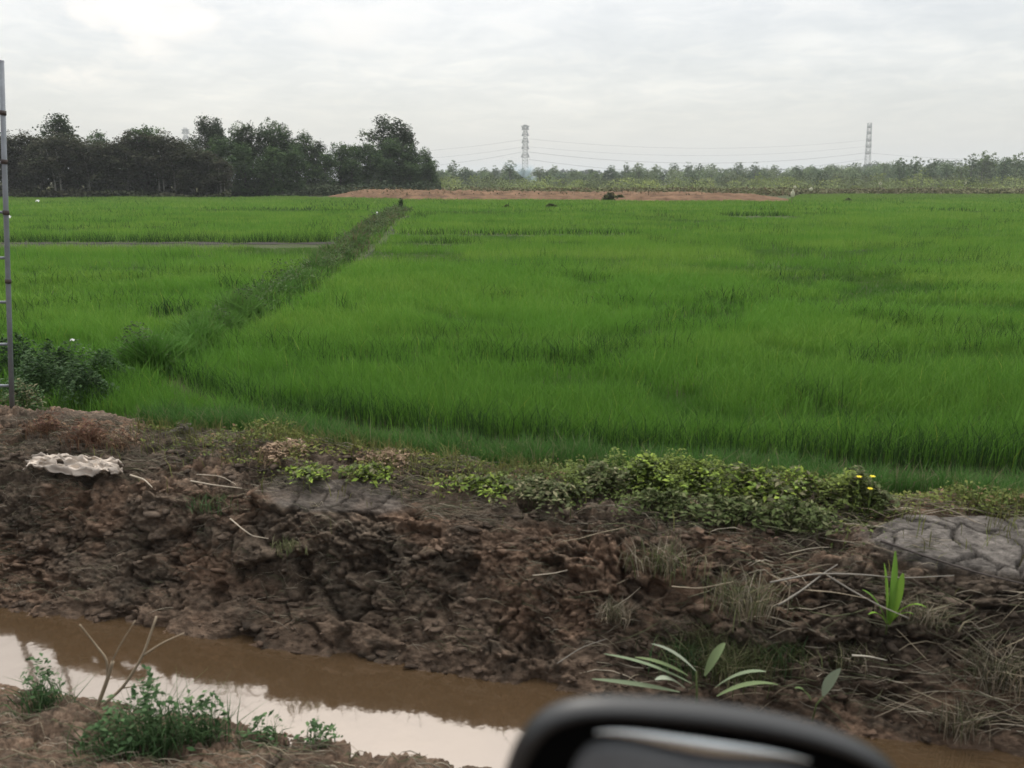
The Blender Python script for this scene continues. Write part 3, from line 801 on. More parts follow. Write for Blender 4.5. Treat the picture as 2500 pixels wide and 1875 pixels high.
# crumpled cloth
def rag():
    U, W = 90, 40
    u = np.linspace(-1, 1, U); w = np.linspace(-1, 1, W); uu, ww = np.meshgrid(u, w, indexing='ij')
    edge = 1 - .25 * fbm(uu * 2.2 + 3, ww * 1.3, 3)
    x = uu * .43 * edge + .03 * pn(uu * 3, ww * 3); y = ww * .085 * (1 + .6 * pn(uu * 2.3, ww * 0 + 4)) + .02 * pn(uu * 4, ww * 4 + 8) - .03 * uu
    zz = .035 * (1 - np.abs(pn(uu * 1.5 + 1 + ww, ww * 2.6)) * 2.8) + .022 * (1 - np.abs(pn(uu * 3.1 + ww * 2, ww * 6.2 + 6)) * 2.4) + .03 * (1 - uu ** 2) * (1 - ww ** 2 * .8)
    V = np.stack([x, y, zz], -1).reshape(-1, 3)
    i = (np.arange(U - 1)[:, None] * W + np.arange(W - 1)[None]).ravel()
    Q = np.stack([i, i + W, i + W + 1, i + 1], -1)
    # ragged holes and notches
    cc = V[Q].mean(1); keep = fbm(cc[:, 0] * 5 + 2, cc[:, 1] * 22, 2) < .36 - .35 * sst(.28, .42, np.abs(cc[:, 0]))
    return mesh_np('crumpled_cloth', V, [Q[keep]], M_rag, None, False)
q = on(188, 1158)
ro = link('crumpled_cloth', rag(), loc=(q[0], q[1] - .02, q[2] + .07)); ro.rotation_euler = (R(16), R(-3), R(2))
md = ro.modifiers.new('thickness', 'SOLIDIFY'); md.thickness = .004
tag(ro, 'crumpled whitish cloth lying on the mud at the left', 'cloth')

# ------------------------------------------------------------------ steel ladder frame
lb = D(28, 1003, 7.35); lt = D(3, 147, 7.35)
lb[2] = hz(lb[0], lb[1]) - .05
lad = empty('steel_ladder', tuple(lb), 'tall grey steel ladder frame standing at the left edge', 'ladder')
ax = (lt - lb); Lh = np.linalg.norm(ax); leftv = np.array([-CYW, -SYW, 0]) * .36
def loc_mesh(b, name, m, par, smooth=True):
    return link(name, b.mesh(name, m, smooth), par)
for o_s, nm in ((np.zeros(3), 'stile'), (leftv, 'stile')):
    b = MB(); b.tube([o_s, o_s + ax * .3, o_s + ax * .6, o_s + ax], .0215, 14); loc_mesh(b, nm, M_steel, lad)
rows = [1432, 1245, 1060, 870, 680, 480, 285]
for k, ry in enumerate(rows):
    py = 100 + ry * .5727; f = (1003 - py) / (1003 - 147)
    b = MB(); b.tube([ax * f + leftv * .03, ax * f + leftv * .97], .0135, 10); loc_mesh(b, 'rung', M_steel, lad)
for f in ((1003 - 655) / 856, (1003 - 262) / 856, (1003 - 372) / 856, (1003 - 490) / 856):
    b = MB(); b.tube([ax * (f - .006), ax * (f + .006)], .027, 14); loc_mesh(b, 'coupler', M_rust, lad)
    
# ------------------------------------------------------------------ plants near the camera
def curved_leaf(b, p0, p1, w, c, up=.3, K=9, twist=.0, droop=0.0):
    """a broad pointed leaf with a folded midrib from p0 to p1"""
    p0 = np.array(p0); p1 = np.array(p1); t = np.linspace(0, 1, K)[:, None]
    d = p1 - p0; L = np.linalg.norm(d)
    mid = p0 + d * t + np.array([0, 0, 1]) * (4 * t * (1 - t)) * up * L
    tg = np.gradient(mid, axis=0); side = np.cross(tg, np.array([math.sin(twist), 0, math.cos(twist)])); side /= np.linalg.norm(side, axis=1)[:, None] + 1e-9
    prof = np.sin(np.pi * np.clip(t * .93 + .04, 0, 1)) ** .75 * w
    nrm = np.cross(side, tg); nrm /= np.linalg.norm(nrm, axis=1)[:, None] + 1e-9
    V = np.concatenate([mid - side * prof + nrm * prof * .35, mid, mid + side * prof + nrm * prof * .35])
    i = np.arange(K - 1); Q = np.concatenate([np.stack([i, i + K, i + K + 1, i + 1], -1), np.stack([i + K, i + 2 * K, i + 2 * K + 1, i + K + 1], -1)])
    b.add(V, Q, None, c)
def leafy_plant(name, base, leaves, cols, label, stem=.006, seed=1, group=None):
    """leaves: list of (base point offset, tip offset, half width, up)"""
    rr = random.Random(seed)
    e = empty(name, tuple(base), label, 'plant', group)
    st = MB(); top = max((l[0] for l in leaves), key=lambda v: v[2])
    st.tube([(0, 0, -.05), (top[0] * .3, top[1] * .3, top[2] * .5), tuple(top)], [stem, stem * .8, stem * .5], 7, (.10, .13, .05))
    link('stem', st.mesh('stem', M_leaf, True), e)
    for l in leaves:
        b = MB(); c = np.array(cols[rr.randrange(len(cols))]) * rr.uniform(.85, 1.15)
        curved_leaf(b, l[0], l[1], l[2], c, l[3], twist=rr.uniform(-.5, .5)); link('leaf', b.mesh('leaf', M_leaf, True), e)
    return e
def campt(px, py, depth): return D(px, py, depth)
def by_pix(base, pl):
    out = []
    for (x0, y0, x1, y1, dep0, dep1, w, up) in pl:
        out.append((campt(x0, y0, dep0) - base, campt(x1, y1, dep1) - base, w, up))
    return out
# pale broad-leaved plant just above the mirror housing
d0 = 3.55
b0 = campt(1700, 1745, d0); 
leafy_plant('broad_leaf_plant', b0, by_pix(b0, [
    (1690, 1670, 1475, 1597, d0, d0 - .03, .020, .04), (1680, 1650, 1550, 1605, d0, d0 + .05, .016, .06), 
    (1670, 1680, 1600, 1660, d0, d0 - .1, .026, .1), (1660, 1690, 1445, 1658, d0, d0 - .08, .018, .01), (1720, 1650, 1770, 1570, d0, d0 + .1, .022, .1),
    (1745, 1680, 1870, 1640, d0, d0 - .1, .022, .1), (1750, 1700, 1900, 1672, d0, d0 + .1, .015, .1), (1700, 1640, 1590, 1572, d0, d0 + .1, .014, .1)]),
    [(.24, .27, .20), (.17, .21, .13), (.09, .14, .05), (.13, .17, .08)], 'pale broad leaved plant growing behind the black mirror housing', .007, 3)
b1 = campt(1985, 1740, 3.6)
leafy_plant('broad_leaf_plant', b1, by_pix(b1, [(2010, 1700, 2052, 1632, 3.6, 3.55, .034, .05), (1980, 1710, 1940, 1680, 3.6, 3.6, .014, .2)]),
    [(.20, .24, .17), (.12, .17, .07)], 'small plant with one rounded pale leaf right of the broad leaved plant', .005, 4)
# bright green upright plant
b2 = campt(2165, 1530, 4.15)
leafy_plant('upright_plant', b2, by_pix(b2, [(2165, 1520, 2185, 1345, 4.15, 4.12, .042, .02), (2165, 1515, 2158, 1375, 4.15, 4.2, .034, .03), (2170, 1525, 2205, 1400, 4.15, 4.05, .030, .05),
    (2170, 1520, 2262, 1484, 4.15, 4.05, .014, .25), (2165, 1520, 2105, 1440, 4.15, 4.2, .016, .15), (2165, 1525, 2120, 1500, 4.15, 4.1, .012, .2), (2170, 1525, 2230, 1500, 4.15, 4.05, .012, .2)]),
    [(.17, .30, .045), (.13, .25, .04)], 'bright green upright plant on the dark slope below the cracked slab', .006, 5)
# forked pale stick standing out of the near bank
sb = MB(); dS = 3.9
def pl(pix, r0, r1, c=(.30, .24, .17)):
    pts = np.array([campt(x, y, dd) for x, y, dd in pix]); tt = np.linspace(0, len(pts) - 1, len(pts) * 4)
    q = np.stack([np.interp(tt, np.arange(len(pts)), pts[:, k]) for k in range(3)], -1)
    for _ in range(2): q[1:-1] = (q[:-2] + 2 * q[1:-1] + q[2:]) / 4
    sb.tube(q - np.array(base_s), np.linspace(r0, r1, len(q)), 7, c)
base_s = campt(218, 1800, dS)
pl([(218, 1800, dS), (232, 1740, dS), (262, 1660, dS), (275, 1615, dS)], .013, .010)
pl([(262, 1660, dS), (262, 1610, dS), (230, 1570, dS), (195, 1525, dS - .05)], .008, .004)
pl([(235, 1735, dS), (300, 1680, dS), (350, 1600, dS), (382, 1505, dS + .05)], .010, .006)
pl([(350, 1600, dS), (395, 1570, dS), (450, 1545, dS)], .006, .003)
pl([(262, 1640, dS), (290, 1580, dS), (330, 1515, dS)], .005, .003)
pl([(300, 1680, dS), (350, 1672, dS), (400, 1650, dS)], .004, .002)
so = link('forked_stick', sb.mesh('forked_stick', M_straw, True), loc=tuple(base_s)); tag(so, 'bare forked stick standing in the ditch at lower left', 'stick')

def tuft_obj(name, base, n, h, spread, lean, w, cols, label, cat, leaves=0, lsize=.03, azb=None, mat_=None):
    az = rng.uniform(0, 2 * np.pi, n) if azb is None else rng.normal(azb[0], azb[1], n)
    x = rng.normal(0, spread, n); y = rng.normal(0, spread * .7, n)
    cc = np.array(cols)[rng.randint(0, len(cols), n)] * rng.uniform(.65, 1.35, (n, 1))
    parts = [blades(x, y, np.full(n, -.04), h * rng.uniform(.5, 1.1, n), w * rng.uniform(.6, 1.4, n), np.clip(rng.normal(lean, .2, n), .05, 1.0), cc, 2, az)]
    if leaves:
        r = rng.uniform(0, 1, leaves) ** .5; a = rng.uniform(0, 6.28, leaves); zz = rng.uniform(.1, 1, leaves) ** .7 * h
        cc = np.array(cols)[rng.randint(0, len(cols), leaves)] * rng.uniform(.65, 1.35, (leaves, 1))
        ph_ = rng.uniform(0, 6.28, 3); rad = spread * 2.2 * np.sqrt(np.clip(1.05 - (zz / h) ** 2, .05, 1)) * (1 + .30 * np.sin(3 * a + ph_[0]) + .2 * np.sin(5 * a + ph_[1]))
        zz = zz * (1 + .28 * np.sin(2 * a + ph_[2]) * r)
        parts.append(leafset(r * rad * np.cos(a), r * rad * np.sin(a) * .75, zz, rng.uniform(.35, 1.7, leaves) * lsize, cc))
    V, F, C = join(parts)
    o = link(name, mesh_np(name, V, F, mat_ or M_leaf, C), loc=tuple(base)); return tag(o, label, cat)
GRN = [(.055, .105, .040), (.085, .14, .06), (.04, .08, .03)]
OL = [(.10, .115, .05), (.17, .16, .09), (.07, .085, .035)]
# feathery weeds of the near bank, lower left
for px, py, dep, n, h, sp, lab in ((390, 1860, 3.6, 420, .34, .07, 'feathery dark green weed clump at the bottom left beside the forked stick'),
                                   (500, 1845, 3.65, 300, .24, .06, 'lower feathery weed clump right of the big one at bottom left'),
                                   (290, 1880, 3.5, 320, .22, .07, 'short ferny weed clump in the bottom left corner area'),
                                   (640, 1800, 3.75, 160, .16, .05, 'small green weed leaning over the white reflection'),
                                   (110, 1740, 3.95, 200, .26, .06, 'weed with dark spiky stems left of the forked stick'),
                                   (780, 1830, 3.7, 120, .10, .05, 'tiny weed tuft at the near water edge')):
    q = campt(px, py, dep); q[2] = hz(q[0], q[1])
    tuft_obj('feathery_weed', q, int(n * .6), h * 1.1, sp * 1.15, .6, .006, GRN, lab, 'weed', int(n * .55), .034)
# dry hanging clumps at the right of the slope
for px, py, dep, n, h, sp, le, cols, lab in (
    (2440, 1660, 4.1, 320, .34, .10, .75, STR, 'big pale straw clump drooping over the right bank'),
    (2340, 1780, 3.95, 150, .22, .05, .6, STR, 'narrow tan straw clump at the right water edge'),
    (1820, 1480, 4.55, 260, .26, .10, .6, OL + STR, 'grey dry weed clump in the middle right of the slope'),
    (1620, 1380, 4.8, 240, .24, .11, .7, OL + STR, 'faded grass clump above the reddish clay knob'),
    (1700, 1560, 4.3, 240, .24, .09, .6, OL, 'olive weed clump behind the pale broad leaves'),
    (2060, 1600, 4.2, 160, .18, .09, .7, OL + STR, 'thin olive grass clump under the bright green plant'),
    (1500, 1500, 4.5, 190, .14, .05, .7, STR, 'sparse dry grass clump left of the pale broad leaves'),
    (2250, 1500, 4.3, 150, .18, .09, .8, STR, 'flattened straw clump right of the bright green plant'),
    (1790, 1640, 3.75, 420, .26, .10, .6, OL, 'blurred olive weed clump right behind the mirror housing'),
    (1900, 1610, 3.9, 300, .22, .09, .6, OL + GRN, 'dark olive weeds between the mirror and the rounded pale leaf'),
    (1670, 1620, 3.9, 260, .24, .09, .6, OL + GRN, 'green weeds rising among the pale broad leaves'),
    (700, 1330, 4.85, 90, .10, .06, .7, OL, 'small dull green clump low on the left mud slope'),
    (520, 1230, 5.2, 160, .14, .09, .7, OL + GRN, 'dull green grass clump below the thick pale stalk')):
    q = on(px, py); 
    tuft_obj('dry_grass_clump', q, n, h, sp, le, .0055, cols, lab, 'grass clump')

RED = [(.13, .065, .045), (.11, .06, .04), (.19, .12, .07)]
PINK = [(.26, .18, .12), (.20, .14, .09), (.30, .22, .15)]
for px, py, n, h, sp, cols, nl, lab in (
    (120, 1055, 240, .16, .10, RED, 260, 'reddish dried weeds on the bank, nearest the ladder'),
    (215, 1075, 260, .17, .10, RED, 280, 'reddish dried weeds on the bank between ladder and crumpled cloth'),
    (300, 1085, 200, .13, .09, RED + PINK, 160, 'reddish tan dried weeds at the right of the red weeds'),
    (690, 1112, 260, .10, .13, PINK, 420, 'pinkish dry grass mound on the bank edge, left one'),
    (950, 1130, 240, .09, .12, PINK, 380, 'pinkish dry grass mound on the bank edge, right one'),
    (450, 1072, 160, .12, .09, [(.07, .06, .05), (.10, .09, .07)], 260, 'grey brown dead weed heap at the edge of the rice')):
    q = on(px, py); tuft_obj('dried_weed', q, int(n * 1.7), h, sp * .85, .7, .0045, cols, lab, 'dried weed', nl, .03)
# leafy masses along the crest of the bank
YG = [(.17, .24, .04), (.22, .29, .05), (.12, .18, .035)]
DG = [(.065, .085, .03), (.09, .12, .04), (.12, .13, .06)]
for px, py, n, h, sp, cols, lab in (
    (1480, 1190, 900, .14, .16, OL + DG, 'low olive bush at the left end of the yellow green hedge on the bank'),
    (1570, 1190, 1500, .19, .17, YG + DG, 'bright yellow green bush, highest of the leafy mass on the bank'),
    (1700, 1195, 1300, .17, .17, YG + DG, 'yellow green bush right of the highest leafy one'),
    (1830, 1210, 1300, .18, .17, OL + YG, 'mottled green bush in the middle right of the leafy bank'),
    (1960, 1222, 1100, .18, .16, OL + YG, 'olive bush left of the yellow flowers'),
    (2090, 1238, 1200, .22, .15, OL + DG, 'dark leafy bush carrying the yellow flowers'),
    (1620, 1252, 900, .14, .16, DG, 'dark undergrowth bush below the bright yellow green one'),
    (1780, 1265, 900, .14, .17, DG, 'dark undergrowth bush above the dry twigs'),
    (1950, 1285, 700, .16, .15, DG, 'dark low bush below the olive one'),
    (1330, 1212, 800, .11, .18, OL, 'straggly olive weed bush in the middle of the bank top'),
    (1180, 1195, 600, .09, .18, OL + YG, 'low weed bush right of the grey cracked patch'),
    (900, 1165, 500, .09, .13, OL + YG, 'leafy weed mound behind the grey cracked patch'),
    (760, 1160, 380, .07, .14, YG + OL, 'small weed mound left of the grey cracked patch'),
    (150, 905, 2600, .50, .26, [(.030, .062, .022), (.045, .085, .030), (.07, .115, .045)], 'largest dark leafy bush right of the ladder, behind the others'),
    (260, 900, 1800, .40, .22, [(.035, .075, .022), (.05, .10, .030)], 'dark green bush at the right end of the bushes by the ladder'),
    (40, 880, 2200, .50, .24, [(.030, .062, .022), (.045, .085, .030)], 'dark bush directly behind the ladder'),
    (60, 985, 1000, .30, .16, OL + GRN, 'pale green weed bush around the ladder foot'),
    (100, 935, 2200, .46, .22, [(.032, .065, .024), (.05, .09, .032)], 'dark broad leaved bush right of the ladder'),
    (210, 945, 1900, .42, .20, [(.032, .065, .024), (.05, .09, .032)], 'dark leafy bush where the rice meets the left bank'),
    (-60, 930, 1200, .38, .22, GRN, 'dark leafy bush left behind the ladder')):
    if py > 1000: q = on(px, py + 2)
    else: q = P(px, py + 30, .1); q[2] = hz(q[0], q[1])
    tuft_obj('leafy_bush', q, int(n * .12), h, sp * .8, .4, .005, cols, lab, 'bush', n, .04)
for px, py, lab in ((2097, 1167, 'yellow flower on the left of the three on the dark bush'), (2130, 1166, 'yellow flower on the right of the three, paler'), (2124, 1196, 'lowest of the three yellow flowers on the dark bush')):
    q0 = on(2110, 1245); dep = depth_of(q0[0], q0[1]) - .24
    q = campt(px, py, dep); e = empty('yellow_flower', tuple(q), lab, 'flower', 'yellow flowers on the bank')
    b = MB()
    for k in range(6):
        a = k * math.pi / 3; curved_leaf(b, (0, 0, 0), (.019 * math.cos(a), .019 * math.sin(a), .010), .007, (1, 1, 1), .1, 5)
    link('petals', b.mesh('petals', M_flower, True), e)
    b = MB(); b.tube([(0, 0, 0), (.01, .01, -.1), (.0, .03, -.25)], .002, 5, (.1, .15, .04)); link('stem', b.mesh('stem', M_leaf), e)

# ------------------------------------------------------------------ markers and scraps in the paddies
def post(px, ptop, pbase, name, lab, r, m, cat='post'):
    q = P(px, pbase, 0); dep = depth_of(q[0], q[1]); top = D(px, ptop, dep)[2]
    b = MB(); b.tube([(0, 0, -.2), (0, 0, top * .5), (.01, 0, top)], r, 8); o = link(name, b.mesh(name, m, True), loc=(q[0], q[1], 0))
    return tag(o, lab, cat)
post(921, 517, 537, 'marker_post', 'short white marker post on the far end of the bund', .055, M_white)
def flag(px, ptop, pmid, pbase, wpx, lab):
    q = P(px, pbase, 0); dep = depth_of(q[0], q[1]); zt = D(px, ptop, dep)[2]; zm = D(px, pmid, dep)[2]
    e = empty('scarecrow', (q[0], q[1], 0), lab, 'scarecrow', 'pale cloths on sticks in the far field')
    b = MB(); b.tube([(0, 0, -.2), (.02, 0, zt * .6), (.05, 0, zt)], .03, 6, (.15, .12, .08)); link('stick', b.mesh('stick', M_straw), e)
    w = wpx / FPX * dep; K = 9; L = 12
    u = np.linspace(0, 1, L); th = np.arange(K) * 2 * np.pi / K
    V = []
    for uu in u:
        rr = w / 2 * (.45 + .6 * math.sin(math.pi * min(1, uu * 1.1 + .1))) 
        for a in th: V.append((rr * math.cos(a) * (1 + .15 * math.sin(5 * uu + a * 2)) + .05, rr * .5 * math.sin(a), zm + (zt - zm) * uu))
    Q = [(i * K + j, i * K + (j + 1) % K, (i + 1) * K + (j + 1) % K, (i + 1) * K + j) for i in range(L - 1) for j in range(K)]
    b = MB(); b.add(V, Q); link('cloth', b.mesh('cloth', M_cloth, True), e)
flag(1932, 462, 481, 500, 9, 'taller pale yellowish scarecrow at the end of the red earth')
flag(1937, 452, 460, 488, 6, 'small pale scarecrow just behind the taller one')
flag(1977, 456, 466, 486, 8, 'small white scarecrow right of the taller one')
flag(2354, 437, 450, 462, 5, 'tiny pale scarecrow before the dark round bush at right')
flag(2147, 443, 452, 462, 6, 'tiny white scarecrow below the right pylon')
def scrap(px, py, wpx, lab, z):
    q = P(px, py, z); w = wpx / FPX * depth_of(q[0], q[1])
    a = rng.uniform(-1, 1, (6, 2)); U = 8; u = np.linspace(-1, 1, U); uu, ww = np.meshgrid(u, u, indexing='ij')
    V = np.stack([uu * w / 2, ww * w * .3, w * .35 * (1 - uu ** 2 * .6) + w * .25 * pn(uu * 2 + px, ww * 2)], -1).reshape(-1, 3)
    i = (np.arange(U - 1)[:, None] * U + np.arange(U - 1)[None]).ravel()
    o = link('plastic_scrap', mesh_np('plastic_scrap', V, [np.stack([i, i + U, i + U + 1, i + 1], -1)], M_white, None, True), loc=tuple(q))
    o.rotation_euler = (R(35), 0, YAW); tag(o, lab, 'litter')
    m_ = o.modifiers.new('thickness', 'SOLIDIFY'); m_.thickness = w * .03
scrap(177, 832, 11, 'white plastic scrap caught in rice above the left dark bushes', .5)
scrap(20, 532, 14, 'white scrap beside the ladder in the left paddy', .5)
scrap(92, 492, 9, 'tiny white scrap in the far left paddy before the wood', .5)
q = P(980, 517, 0); tuft_obj('sapling', (q[0], q[1], 0), 60, 1.05, .08, .12, .05, [(.03, .045, .025)], 'thin dark sapling at the far end of the bund', 'sapling', 40, .2)
for px, py, wpx, hpx, lab in ((1487, 489, 34, 13, 'dark rounded bush in front of the red earth strip'), (1513, 488, 22, 7, 'low dark bush right of the one before the red earth'), (2070, 491, 20, 3, 'small dark weed clump in the right field'), (1238, 508, 26, 2, 'small dark weed clump left in the far rice'), (1345, 505, 24, 2, 'small dark weed clump right in the far rice')):
    q = P(px, py, .1); dep = depth_of(q[0], q[1]); h = hpx / FPX * dep + .22; w = wpx / FPX * dep
    tuft_obj('field_bush', (q[0], q[1], 0), 60, h, w * .22, .4, .05, DG, lab, 'bush', 900, .22, mat_=M_treeleaf).data

# ------------------------------------------------------------------ red earth heap and scrub beyond the rice
def ridge(name, xs_px, near_d, width, heights, m, seed, rough=.25, col=None):
    n = 420; K = 22
    px = np.linspace(xs_px[0], xs_px[-1], n); nd = np.interp(px, xs_px, near_d); hh = np.interp(px, xs_px, heights); wd = np.interp(px, xs_px, width)
    c = (px - 1250) / FH * nd
    u = np.linspace(0, 1, K)
    prof = np.clip(np.interp(u, [0, .12, .35, .6, .85, 1], [-.08, .45, .95, 1.0, .6, -.08]), -.1, 1)
    D_ = nd[:, None] + wd[:, None] * u[None]; C_ = np.repeat(c[:, None], K, 1) * (D_ / nd[:, None])
    Z = hh[:, None] * prof[None] * (1 + .45 * fbm(C_ * .35 + seed, D_ * .5, 4)) + rough * hh[:, None] * fbm(C_ * 1.3 + seed, D_ * 1.1, 3) * (prof[None] > .1)
    X = C_ * CYW - D_ * SYW; Y = C_ * SYW + D_ * CYW
    i = (np.arange(n - 1)[:, None] * K + np.arange(K - 1)[None]).ravel()
    return link(name, mesh_np(name, np.stack([X, Y, Z], -1).reshape(-1, 3), [np.stack([i, i + K, i + K + 1, i + 1], -1)], m, None, True))
tag(ridge('earth_mound', [800, 880, 1000, 1100, 1400, 1700, 1850, 1930], [122, 114, 104, 102, 99, 97, 96, 95], [10, 16, 22, 25, 25, 25, 22, 14], [.05, 1.0, 1.15, 1.0, .9, .85, .65, .15], M_redearth, 3), kind='structure')

def scatter_band(px0, px1, d0, d1, n, h, size, cols, seed, zmin=0.0, patch=.2, hn=.4):
    px = rng.uniform(px0, px1, n); d = rng.uniform(d0, d1, n); c = (px - 1250) / FH * d
    x = c * CYW - d * SYW; y = c * SYW + d * CYW
    b = fbm(c * patch + seed, d * patch * 1.3, 4)
    hh = h * np.clip(.55 + hn * 2.2 * b, .12, 1.8); k = b > -.55
    z = hh * rng.uniform(0, 1, n) ** .6
    ci = np.clip(((fbm(c * patch * .7 + seed + 50, d * patch, 3) + rng.normal(0, .18, n)) * .9 + .5) * len(cols), 0, len(cols) - 1).astype(int)
    col = np.array(cols)[ci] * rng.uniform(.75, 1.25, (n, 1))
    return leafset(x[k], y[k], z[k], (size * rng.uniform(.6, 1.4, n))[k], col[k], .6, 1.3)
OLV = [(.14, .12, .065), (.12, .13, .06), (.17, .19, .08)]
parts = [scatter_band(1900, 2650, 140, 175, 26000, 1.1, .42, [(.13, .115, .07), (.10, .10, .05), (.15, .15, .08)], 4),
         scatter_band(1040, 1950, 128, 170, 22000, 1.35, .42, [(.14, .11, .07), (.11, .115, .055), (.13, .14, .065)], 6),
         scatter_band(850, 1100, 150, 200, 3000, 1.2, .5, [(.10, .13, .05), (.14, .16, .07)], 6)]
m = 5200; px = rng.uniform(850, 1930, m); d = rng.uniform(99, 122, m); c = (px - 1250) / FH * d; k = fbm(c * .25, d * .5, 3) > .12; c, d = c[k], d[k]
parts.append(leafset(c * CYW - d * SYW, c * SYW + d * CYW, rng.uniform(.7, 1.5, len(c)), rng.uniform(.1, .32, len(c)), np.array([.10, .085, .045]) * rng.uniform(.6, 1.3, (len(c), 1)), .6, 1.3))
V, F, C = join(parts)
tag(link('scrub', mesh_np('scrub', V, F, M_treeleaf, C)), 'low brown and olive scrub behind the red earth strip', 'scrub', kind='stuff')
# ------------------------------------------------------------------ trees
def crown_mesh(name, lobes, n, size, cols, seed, flat=.5, fill=.35):
    """unit tree: lobes (x,y,z,rx,ry,rz) in a frame where the tree is 1 high"""
    r = np.random.RandomState(seed)
    lob = np.array(lobes, float); wgt = (lob[:, 3] * lob[:, 4] * lob[:, 5]) ** (2 / 3); wgt /= wgt.sum()
    # leaf clumps (twig tips) on the lobes, leaves gathered round them
    nc = max(20, n // 14)
    li = r.choice(len(lob), nc, p=wgt)
    dv = r.normal(0, 1, (nc, 3)); dv /= np.linalg.norm(dv, axis=1)[:, None]
    rad = np.where(r.uniform(0, 1, nc) < fill, r.uniform(.25, .9, nc), r.uniform(.82, 1.12, nc))[:, None]
    cen = lob[li, :3] + dv * rad * lob[li, 3:]
    ccol = np.array(cols)[r.randint(0, len(cols), nc)] * r.uniform(.75, 1.3, (nc, 1))
    k = r.randint(0, nc, n)
    p = cen[k] + r.normal(0, .020, (n, 3)) * np.array([1.2, 1.2, .8]); p[:, 2] = np.maximum(p[:, 2], .01)
    global rng
    keep = rng; rng = r
    out = leafset(p[:, 0], p[:, 1], p[:, 2], size * r.uniform(.6, 1.4, n), ccol[k] * r.uniform(.8, 1.2, (n, 1)), flat, 1.5)
    rng = keep
    return mesh_np(name, out[0], out[1], M_treeleaf, out[2])
def trunk_mesh(name, lobes, seed, r0=.016, col=(.25, .23, .2), stems=1):
    r = random.Random(seed); b = MB()
    for s_ in range(stems):
        ox, oy = (0, 0) if stems == 1 else (r.uniform(-.06, .06), r.uniform(-.06, .06))
        b.tube([(ox, oy, -.02), (ox + r.uniform(-.01, .01), oy, .2), (ox + r.uniform(-.02, .02), oy, .45), (ox * 1.5, oy * 1.5, .75)], [r0, r0 * .8, r0 * .6, r0 * .3], 7, col)
    for l in lobes:
        z0 = max(.12, l[2] - l[5] - .12)
        b.tube([(0, 0, z0 * .8), (l[0] * .5, l[1] * .5, (z0 + l[2]) / 2), (l[0], l[1], l[2])], [r0 * .5, r0 * .35, r0 * .12], 5, col)
    return b.mesh(name, M_bark, True)
def lobes_round(seed, n=9, w=.30, z0=.25, z1=1.0, lr=.14):
    r = random.Random(seed); L = []
    for i in range(n):
        z = z0 + (z1 - z0 - lr) * (i + .5) / n; ww = w * math.sin(math.pi * min(.97, .18 + .72 * (z - z0) / (z1 - z0))) 
        a = r.uniform(0, 6.28); rr = ww * r.uniform(.25, .75)
        q = lr * r.uniform(.75, 1.3)
        L.append((rr * math.cos(a), rr * math.sin(a), z, q * 1.15, q * 1.15, q * .85))
    L.append((0, 0, z1 - lr, lr, lr, lr)); L.append((0, 0, (z0 + z1) / 2, w * .7, w * .7, (z1 - z0) * .38))
    return L
KINDS = {}
def kind(name, n_var, lobef, nleaf, size, cols, r0, tcol, stems=1, fill=.35, flat=.5):
    KINDS[name] = []
    for v in range(n_var):
        L = lobef(v * 13 + len(name) * 7)
        KINDS[name].append((crown_mesh('crown', L, nleaf, size, cols, v + 3, flat, fill), trunk_mesh('trunk', L[:-1], v, r0, tcol, stems)))
# grey paperbark wood: narrow dense crowns almost to the ground, pale stems
kind('paperbark', 4, lambda s: lobes_round(s, 11, .22, .10, 1.0, .13), 12000, .026, [(.062, .066, .040), (.080, .078, .052), (.050, .062, .030)], .012, (.36, .34, .31), 4, .25)
kind('green', 4, lambda s: lobes_round(s, 13, .34, .0, 1.0, .15), 13000, .027, [(.052, .092, .034), (.085, .135, .048), (.036, .066, .026)], .016, (.10, .09, .08), 1, .3)
kind('airy', 3, lambda s: lobes_round(s, 10, .30, .28, 1.0, .11), 6500, .026, [(.042, .064, .030), (.056, .078, .036)], .014, (.10, .09, .08), 1, .55)
kind('far_green', 4, lambda s: lobes_round(s, 9, .42, .0, 1.0, .21), 3200, .045, [(.12, .17, .07), (.15, .20, .08), (.10, .14, .06)], .018, (.15, .14, .12))  # far kinds: paler leaf colours hold part of the distance haze
kind('far_dark', 3, lambda s: lobes_round(s, 9, .38, .02, 1.0, .20), 3000, .045, [(.080, .125, .062), (.105, .150, .068)], .018, (.12, .11, .1))
kind('bush_yellow', 3, lambda s: lobes_round(s, 7, .62, -.05, 1.0, .28), 1700, .065, [(.20, .25, .07), (.25, .29, .09), (.15, .20, .07)], .02, (.15, .14, .1))
kind('bush_olive', 3, lambda s: lobes_round(s, 7, .62, -.05, 1.0, .28), 1700, .065, [(.12, .145, .075), (.15, .17, .09), (.10, .12, .06)], .02, (.15, .14, .1))
kind('bush_dark', 2, lambda s: lobes_round(s, 7, .5, -.05, 1.0, .26), 1700, .065, [(.05, .075, .04), (.065, .09, .045)], .02, (.12, .11, .1))
rt = random.Random(5)
def tree(k, px, ptop, depth, wide, label, cat, group, name, zb=0.0, var=None, sx=1.0):
    c = (px - 1250) / FH * depth
    x = c * CYW - depth * SYW; y = c * SYW + depth * CYW
    h = D(px, ptop, depth)[2] - zb
    cm, tm = KINDS[k][(rt.randrange(len(KINDS[k])) if var is None else var) % len(KINDS[k])]
    e = empty(name, (x, y, zb), label, cat, group, rt.uniform(0, 6.28))
    a = link('crown', cm, e); b = link('trunk', tm, e)
    for o in (a, b): o.scale = (h * wide, h * wide, h)
    return e
WG = 'trees of the dark wood on the left'
PB = 'grey paperbark trees of the wood'
